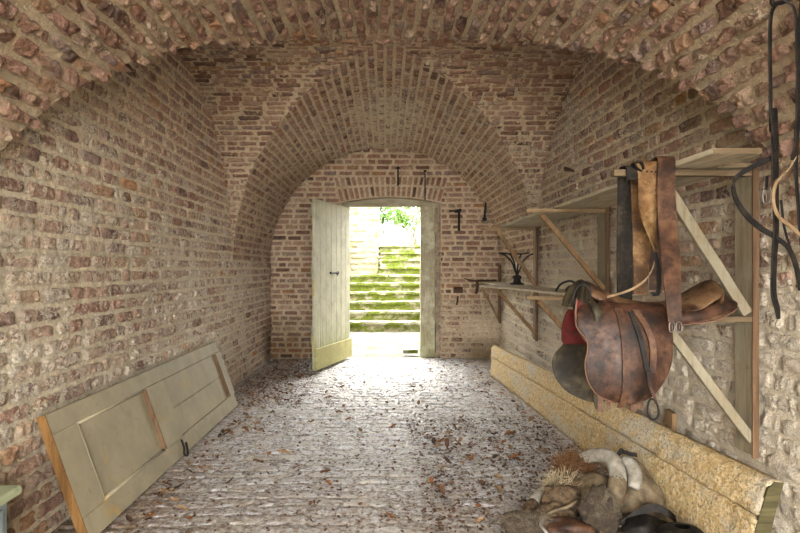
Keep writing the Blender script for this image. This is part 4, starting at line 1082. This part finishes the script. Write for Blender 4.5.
ribbon('strap', [b(796, 158, -.05), b(788, 170, -.05), b(778, 180, -.05), b(773.5, 192, -.05), b(774, 206, -.05), b(780, 218, -.05), b(790, 226, -.05), b(803, 238, -.05)], [(.5, .2, 1)]*2+[(1, .3, 0)]*3+[(.5, .2, 1)]*3, .012, .004, M_REIN, r, 7)
r = empty('dark_bridle', b(798, 0, .03)); tag(r, 'second dark bridle strap half out of view at the right edge', 'bridle')
ribbon('strap', [b(803, -6, .06), b(800, 30, .06), b(801, 80, .06), b(797, 130, .06), b(796, 170, .06), b(799, 215, .06), b(803, 260, .06)], fx, [.03, .03, .03, .034, .024, .02, .02], .005, M_BLK, r, 6)
ribbon('strap', [b(781, 200, .03), b(784, 226, .03), b(791, 250, .03), b(799, 272, .03)], fx, .012, .004, M_BLK, r, 5)

# ------------------------------------------------------------------ horse collars and harness heap on the floor
M_ROLL = plain_mat('worn_white_leather', (.42, .40, .35), .7, .3, 14, .4, c2=(.12, .10, .07))
M_TICK = plain_mat('brown_sacking', (.20, .135, .075), .95, .4, 36, .9, c2=(.035, .022, .014), dist=.02)
M_TICK2 = plain_mat('olive_tan_leather', (.22, .17, .105), .8, .4, 18, .8, c2=(.05, .034, .02))
M_WOOL = plain_mat('dirty_wool', (.30, .24, .17), .98, .4, 30, .3, c2=(.08, .06, .04))
M_FLEECE = plain_mat('matted_fleece', (.10, .075, .05), .98, .4, 36, .9, c2=(.035, .026, .02), dist=.02)
M_STRAW = plain_mat('orange_brown_straw', (.25, .125, .05), .9, .4, 60, .3, c2=(.07, .03, .014))
M_STRAW2 = plain_mat('pale_straw', (.52, .42, .27), .9, .4, 30, .3)
def lump(name, c, rad, mat, parent, amp=.2, f=9, seed=1, rot=None, sub=4, flat0=True):
    bm = bmesh.new(); bmesh.ops.create_icosphere(bm, subdivisions=sub, radius=1)
    co = np.array([v.co[:] for v in bm.verts]); n = fbm(co[:, 0], co[:, 1], co[:, 2], f/5, seed, 4)
    R = rot.to_matrix() if rot else Matrix.Identity(3)
    for v, k in zip(bm.verts, n):
        q = v.co*(1+amp*k); q = R @ Vector((q.x*rad[0], q.y*rad[1], q.z*rad[2])); p = Vector(c)+q
        if flat0: p.z = max(p.z, .016)
        v.co = p
    return obj_bm(name, bm, mat, parent, True)
def fibres(name, c, rad, n, ln, mat, parent, seed=1, r=.0012, up=.3):
    g = np.random.default_rng(seed); d = g.normal(0, 1, (n, 3)); d /= np.linalg.norm(d, axis=1)[:, None]
    d[:, 2] = np.abs(d[:, 2]); s = np.array(c)+d*np.array(rad)*g.uniform(.82, 1.02, n)[:, None]
    t = g.normal(0, 1, (n, 3))+d*.4; t[:, 2] += up*0; t /= np.linalg.norm(t, axis=1)[:, None]; e = s+t*ln*g.uniform(.5, 1.3, n)[:, None]; m = (s+e)/2+g.normal(0, .15, (n, 3))*ln
    for a in (s, m, e): a[:, 2] = np.maximum(a[:, 2], .018)
    w_ = np.cross(t, g.normal(0, 1, (n, 3))); w_ /= np.linalg.norm(w_, axis=1)[:, None]; w_ *= r; x = np.cross(t, w_)
    V = np.stack([s-w_, s+w_, s+x, m-w_, m+w_, m+x, e-w_*.4, e+w_*.4, e+x*.4], 1).reshape(-1, 3); F = []
    for (a, b_, q, w2) in ((0, 1, 4, 3), (1, 2, 5, 4), (2, 0, 3, 5), (3, 4, 7, 6), (4, 5, 8, 7), (5, 3, 6, 8)): F.append(np.arange(n)[:, None]*9+np.array([a, b_, q, w2]))
    return link(name, np_mesh(name, V, np.concatenate(F)), mat, parent)

# the pale collar standing arched at the back of the heap
r = empty('horse_collar', (1.06, 3.05, 0)); tag(r, 'pale arched horse collar standing in the middle of the harness heap', 'horse collar')
tube('roll', [P(564, 484, 3.38), P(570, 470, 3.34), P(583, 459, 3.28), P(598, 455, 3.2), P(610, 458, 3.12), P(616, 467, 3.05), P(618, 477, 3.0), P(617, 484, 2.97)], [.020, .026, .031, .036, .040, .042, .042, .042], M_ROLL, r, 16, 6, rough=.03)
lump('pad', P(596, 497, 3.12), (.15, .12, .11), M_TICK2, r, .35, 11, 4)
o = tube('wear_band', [P(617.5, 481, 2.985), P(617, 486, 2.965), P(615, 493, 2.945), P(611, 498, 2.94)], [.044, .045, .041, .024], M_TICK2, r, 16, 3); o['label'] = 'brown worn lower end of the roll'
# second collar leaning on the timber
r = empty('horse_collar', (1.22, 3.05, 0)); tag(r, 'brown horse collar with a white patch leaning towards the rough timber', 'horse collar')
def cone_rows():
    rows = []
    top = [P(618, 462, 3.22), P(624, 459, 3.24), P(632, 458, 3.26), P(640, 462, 3.24), P(646, 470, 3.2)]
    for i in range(9):
        f = i/8; row = []
        for k in range(13):
            q = k/12
            a = [Vector((.0, 0, 0))]; px = (616+30*q)*(1-f)+(612+66*q)*f; py = (470-13*math.sin(q*3.14))*(1-f)+(516+14*q+(-6)*math.sin(q*6))*f
            D = 3.22+.05*q-.16*math.sin(q*3.14)*(.3+.7*f)-.12*f+.012*math.sin(q*21+f*5)
            p = P(px, py, D); p.z = max(p.z, .02); row.append(p)
        rows.append(row)
    return rows
grid_surface('housing', cone_rows(), M_TICK2, r, .02, 2)
o = tube('roll', [P(620, 464, 3.14), P(627, 462, 3.10), P(633, 469, 3.06), P(635, 480, 3.02), P(633, 488, 3.0)], [.024, .032, .036, .036, .026], M_ROLL, r, 14, 6, rough=.03)
lump('pad', P(640, 500, 3.12), (.12, .09, .13), M_TICK2, r, .3, 9, 9)
ribbon('strap', [P(617, 457, 3.2), P(622, 452, 3.2), P(630, 454, 3.2), P(637, 455, 3.2)], [(0, .3, 1)], .022, .006, M_BLK, r, 6)
tube('buckle', [P(617, 455, 3.17), P(621, 449, 3.17), P(624, 452, 3.17)], .006, M_IRON, r, 6, 4)
ribbon('strap', [P(626, 495, 2.95), P(617, 508, 2.9), P(608, 522, 2.86), P(603, 533, 2.83)], [(1, .2, .3)], .045, .006, M_TICK, r, 6)
# small collar with sacking, left
r = empty('horse_collar', (.78, 3.1, 0)); tag(r, 'small torn horse collar of brown sacking at the left of the heap', 'horse collar')
tube('roll', [P(551, 483, 3.28), P(545, 490, 3.2), P(537, 499, 3.12), P(530, 508, 3.05)], [.026, .030, .032, .028], M_ROLL, r, 14, 5, rough=.03)
o = tube('wear_band', [P(533, 504, 3.075), P(529, 509, 3.03), P(526, 513, 3.0)], [.032, .034, .022], M_TICK, r, 12, 3); o['label'] = 'dark worn tip of the roll'
for k, (px, py, D, ra, sd) in enumerate(((563, 503, 3.05, (.10, .07, .085), 3), (553, 514, 2.98, (.10, .06, .05), 6), (574, 494, 3.16, (.10, .08, .10), 8))):
    lump('pad', P(px, py, D), ra, M_TICK, r, .45, 14, sd)
tube('seam', [P(546, 515, 2.93), P(556, 510, 2.92), P(567, 507, 2.93), P(578, 500, 2.98)], .008, M_TICK2, r, 6, 5)
# fleece
r = empty('fleece_pad', (.98, 2.92, 0)); tag(r, 'shaggy grey brown fleece pad at the front of the harness heap', 'pad')
c = P(600, 512, 2.88); lump('body', c, (.085, .07, .11), M_FLEECE, r, .5, 16, 12); o = fibres('wool', c, (.085, .07, .11), 5200, .020, M_WOOL, r, 5, .0008); o['kind'] = 'stuff'
r = empty('fleece_pad', (.7, 2.95, 0)); tag(r, 'dark flattened fleece pad lying at the left end of the heap', 'pad')
c = P(528, 524, 2.88); lump('body', c, (.13, .08, .05), M_FLEECE, r, .5, 14, 13); o = fibres('wool', c, (.13, .08, .05), 4500, .018, M_WOOL, r, 6, .0008); o['kind'] = 'stuff'
c = P(566, 530, 2.85); o = lump('leather_pad', c, (.15, .07, .05), M_BRN, None, .3, 9, 17); tag(o, 'dark brown leather pad under the sacking collar at the frame bottom', 'pad')
o = tube('white_strap', [P(543, 519, 2.86), P(541, 525, 2.8), P(546, 532, 2.76), P(551, 540, 2.74)], .008, M_ROLL, None, 7, 5); tag(o, 'thin whitish strap curling out of the dark fleece', 'strap')
o = fibres('straw', P(574, 474, 3.27), (.10, .07, .10), 900, .06, M_STRAW, None, 8, .0018); tag(o, 'orange brown straw stuffing spilling over the heap', 'straw', kind='stuff')
o = fibres('straw', P(562, 489, 3.15), (.09, .06, .07), 350, .06, M_STRAW2, None, 9, .0016); tag(o, 'pale straw stuffing lying beside the small collar', 'straw', kind='stuff')
# blinkered black pad with a white rim
r = empty('round_harness_pad', P(680, 530, 2.72)); tag(r, 'round black leather pad with a whitish rim beside the rough timber', 'pad')
cc = P(682, 532, 2.66); cc.z = .10
rows = []
for i in range(6):
    f = i/5; R_ = .125*math.sin(.25+f*1.32); z = .105*math.cos(f*1.5)
    rows.append([Vector((cc.x+R_*math.cos(a), cc.y+.9*R_*math.sin(a), max(.03, cc.z+z-.05))) for a in [6.283*k/20 for k in range(20)]])
o = grid_surface('crown', rows, M_BLK, r, .006, 1, True)
tube('rim', [Vector((cc.x+.13*math.cos(a), cc.y+.115*math.sin(a), .062+.035*math.sin(a+.6))) for a in [6.283*k/14 for k in range(14)]], .014, M_ROLL, r, 8, 3, closed=True)
o = ribbon('black_trace_strap', [P(622, 525, 2.9), P(640, 512, 2.92), P(655, 508, 2.92), P(668, 513, 2.9), P(676, 520, 2.86)], [(0, .5, 1)], .04, .006, M_BLK, None, 6); tag(o, 'black strap running from the brown collar to the round pad', 'strap')
o = lump('black_leather_cushion', P(648, 530, 2.86), (.12, .08, .06), M_BLK, None, .3, 8, 22); tag(o, 'black leather cushion lying under the brown horse collar', 'cushion')

# ------------------------------------------------------------------ dead leaves and crumbs
LM = [plain_mat('dead_leaf_%s' % n_, c, .85, .4, 60, .3) for n_, c in (('orange', (.26, .11, .04)), ('brown', (.13, .065, .035)), ('dark', (.06, .035, .022)), ('tan', (.28, .18, .10)))]
protos = []
for k in range(8):
    r_ = random.Random(k); bm = bmesh.new(); n = 5; L = .034; rows = []
    for i in range(7):
        f = i/6; w_ = .017*math.sin(math.pi*min(1, f*.95+.05))**.8*(1+.25*math.sin(i*2.3+k)); cur = .010*math.sin(f*3.1+k)+.004*r_.uniform(-1, 1)
        rows.append([bm.verts.new((L*(f-.5)*2+.0, w_*q, .006+cur+.012*q*q*(1 if k % 2 else .4)+r_.uniform(0, .002))) for q in (-1, -.5, 0, .5, 1)])
    for i in range(6):
        for q in range(4): bm.faces.new((rows[i][q], rows[i][q+1], rows[i+1][q+1], rows[i+1][q]))
    mz = min(v.co.z for v in bm.verts)
    for v in bm.verts: v.co.z -= mz
    tube_bm(bm, [(L, 0, .006-mz if .006-mz > 0 else .002), (L*1.5, .003, .004)], .0012, 4)
    me = bpy.data.meshes.new('dead_leaf'); bm.to_mesh(me); bm.free(); me.materials.append(LM[k % 4]); protos.append(me)
def fz(x, y): return float(.010*vn(x, y, 0, 1.3, 91)+.006*vn(x, y, 0, 4, 92))+.010
rl = random.Random(99); cnt = 0
def leaf_spot():
    q = rl.random()
    if q < .28: return rl.uniform(-1.58, -1.0)+rl.uniform(0, .1), rl.uniform(5.4, 8.4)
    if q < .42: y = rl.uniform(2.95, 5.6); return -1.36+abs(rl.gauss(0, .14))+.05, y
    if q < .68: return rl.uniform(.25, 1.25), rl.uniform(3.0, 4.7)
    if q < .80: y = rl.uniform(4.5, 8.2); xx = 1.25+(7.2-y)*.06-.05; return xx-abs(rl.gauss(0, .16)), y
    return rl.uniform(-1.2, 1.1), rl.uniform(3.0, 6.5)
spots = []
while len(spots) < 290:
    x, y = leaf_spot()
    if y < 5.62 and x < -1.33: continue
    if y < 3.4 and x > .55: continue
    if x > 1.25+(7.2-y)*.06-.02 and y < 7.25: continue
    spots.append((x, y))
for x, y in spots:
    o = bpy.data.objects.new('dead_leaf', protos[rl.randrange(8)]); COL.objects.link(o)
    s = rl.uniform(.5, 1.15); o.scale = (s, s, s*rl.uniform(.7, 1.4)); o.location = (x, y, fz(x, y)); o.rotation_euler = (rl.uniform(-.25, .25), rl.uniform(-.25, .25), rl.uniform(0, 6.28))
    tag(o, 'small curled dry brown leaf scattered on the pale floor', 'leaf', 'dead leaves scattered on the floor')
g = np.random.default_rng(5); n = 9500
q = g.random(n)
x = np.where(q < .25, g.uniform(-1.6, -.8, n), np.where(q < .55, g.uniform(.2, 1.35, n), g.uniform(-1.5, 1.4, n)))
y = np.where(q < .25, g.uniform(5.6, 8.5, n), np.where(q < .55, g.uniform(2.7, 5.2, n), g.uniform(2.7, 8.5, n)))
ok = ~((y < 5.65) & (x < -1.3)) & ~((y < 3.3) & (x > .6)) & ~(x > 1.25+(7.2-y)*.06-.02); x = x[ok]; y = y[ok]; n = len(x)
s = .003+.015*g.random(n)**2.2; a = g.uniform(0, 6.28, n); z = .010*vn(x, y, x*0, 1.3, 91)+.006*vn(x, y, x*0, 4, 92)+.006
dx = np.stack([np.cos(a)*s, np.sin(a)*s, g.uniform(-.3, .3, n)*s], -1); dy = np.stack([-np.sin(a)*s*.6, np.cos(a)*s*.6, g.uniform(-.3, .5, n)*s], -1); c = np.stack([x, y, z+s*.5], -1); h = np.array([0, 0, 1.])*(s*.5)[:, None]
V = np.stack([c-dx, c-dy, c+dx, c+dy, c+h], 1).reshape(-1, 3); I = np.arange(n)[:, None]*5
F_ = np.concatenate([I+np.array([0, 1, 2, 3]), I+np.array([0, 1, 4, 3]), I+np.array([1, 2, 3, 4])])
me = bpy.data.meshes.new('leaf_crumbs'); V = V.astype(np.float32)
o = link('leaf_crumbs', np_mesh('leaf_crumbs', V, F_), LM[1]); tag(o, 'fine brown leaf crumbs and grit strewn across the floor', 'debris', kind='stuff')
SKY, SUN, EXPO = 12.0, 6.0, 1.3
# ------------------------------------------------------------------ camera, daylight
cam = bpy.data.cameras.new('camera'); co = bpy.data.objects.new('camera', cam); COL.objects.link(co); SC.camera = co
co.location = (0, 0, 1.3); co.rotation_euler = (math.radians(90), 0, 0)
cam.sensor_width = 36; cam.lens = 27; cam.shift_x = 15/800; cam.shift_y = 1.5/800; cam.clip_start = .02; cam.clip_end = 200
w = bpy.data.worlds.new('sky'); SC.world = w; w.use_nodes = True; nt = w.node_tree; nt.nodes.clear()
bg = nt.nodes.new('ShaderNodeBackground'); wo = nt.nodes.new('ShaderNodeOutputWorld'); nt.links.new(bg.outputs[0], wo.inputs[0])
bg.inputs[0].default_value = (1.0, .985, .95, 1); bg.inputs[1].default_value = SKY
# daylight comes in through the doorway and through the unseen near end, left open as fill: portals guide the sampling
def portal(name, loc, rot, sx, sy):
    l = bpy.data.lights.new(name, 'AREA'); l.shape = 'RECTANGLE'; l.size = sx; l.size_y = sy; l.cycles.is_portal = True
    o = bpy.data.objects.new(name, l); COL.objects.link(o); o.location = loc; o.rotation_euler = rot
portal('doorway_portal', ((XL+XR)/2, DB+TH+.05, 1.17), (math.radians(-90), 0, 0), 1.5, 2.4)
portal('arch_portal', (0, YB-.05, 1.5), (math.radians(90), 0, 0), 3.4, 3.2)
s = bpy.data.lights.new('sun', 'SUN'); s.energy = SUN; s.angle = math.radians(45); s.color = (1, .95, .85)
so = bpy.data.objects.new('sun', s); COL.objects.link(so)
so.rotation_euler = (math.radians(-(90-36)), 0, 0)
SC.view_settings.view_transform = 'Standard'; SC.view_settings.look = 'None'; SC.view_settings.gamma = 1; SC.view_settings.use_curve_mapping = False
SC.view_settings.exposure = EXPO
SC.cycles.max_bounces = 10; SC.cycles.diffuse_bounces = 7; SC.cycles.use_denoising = True
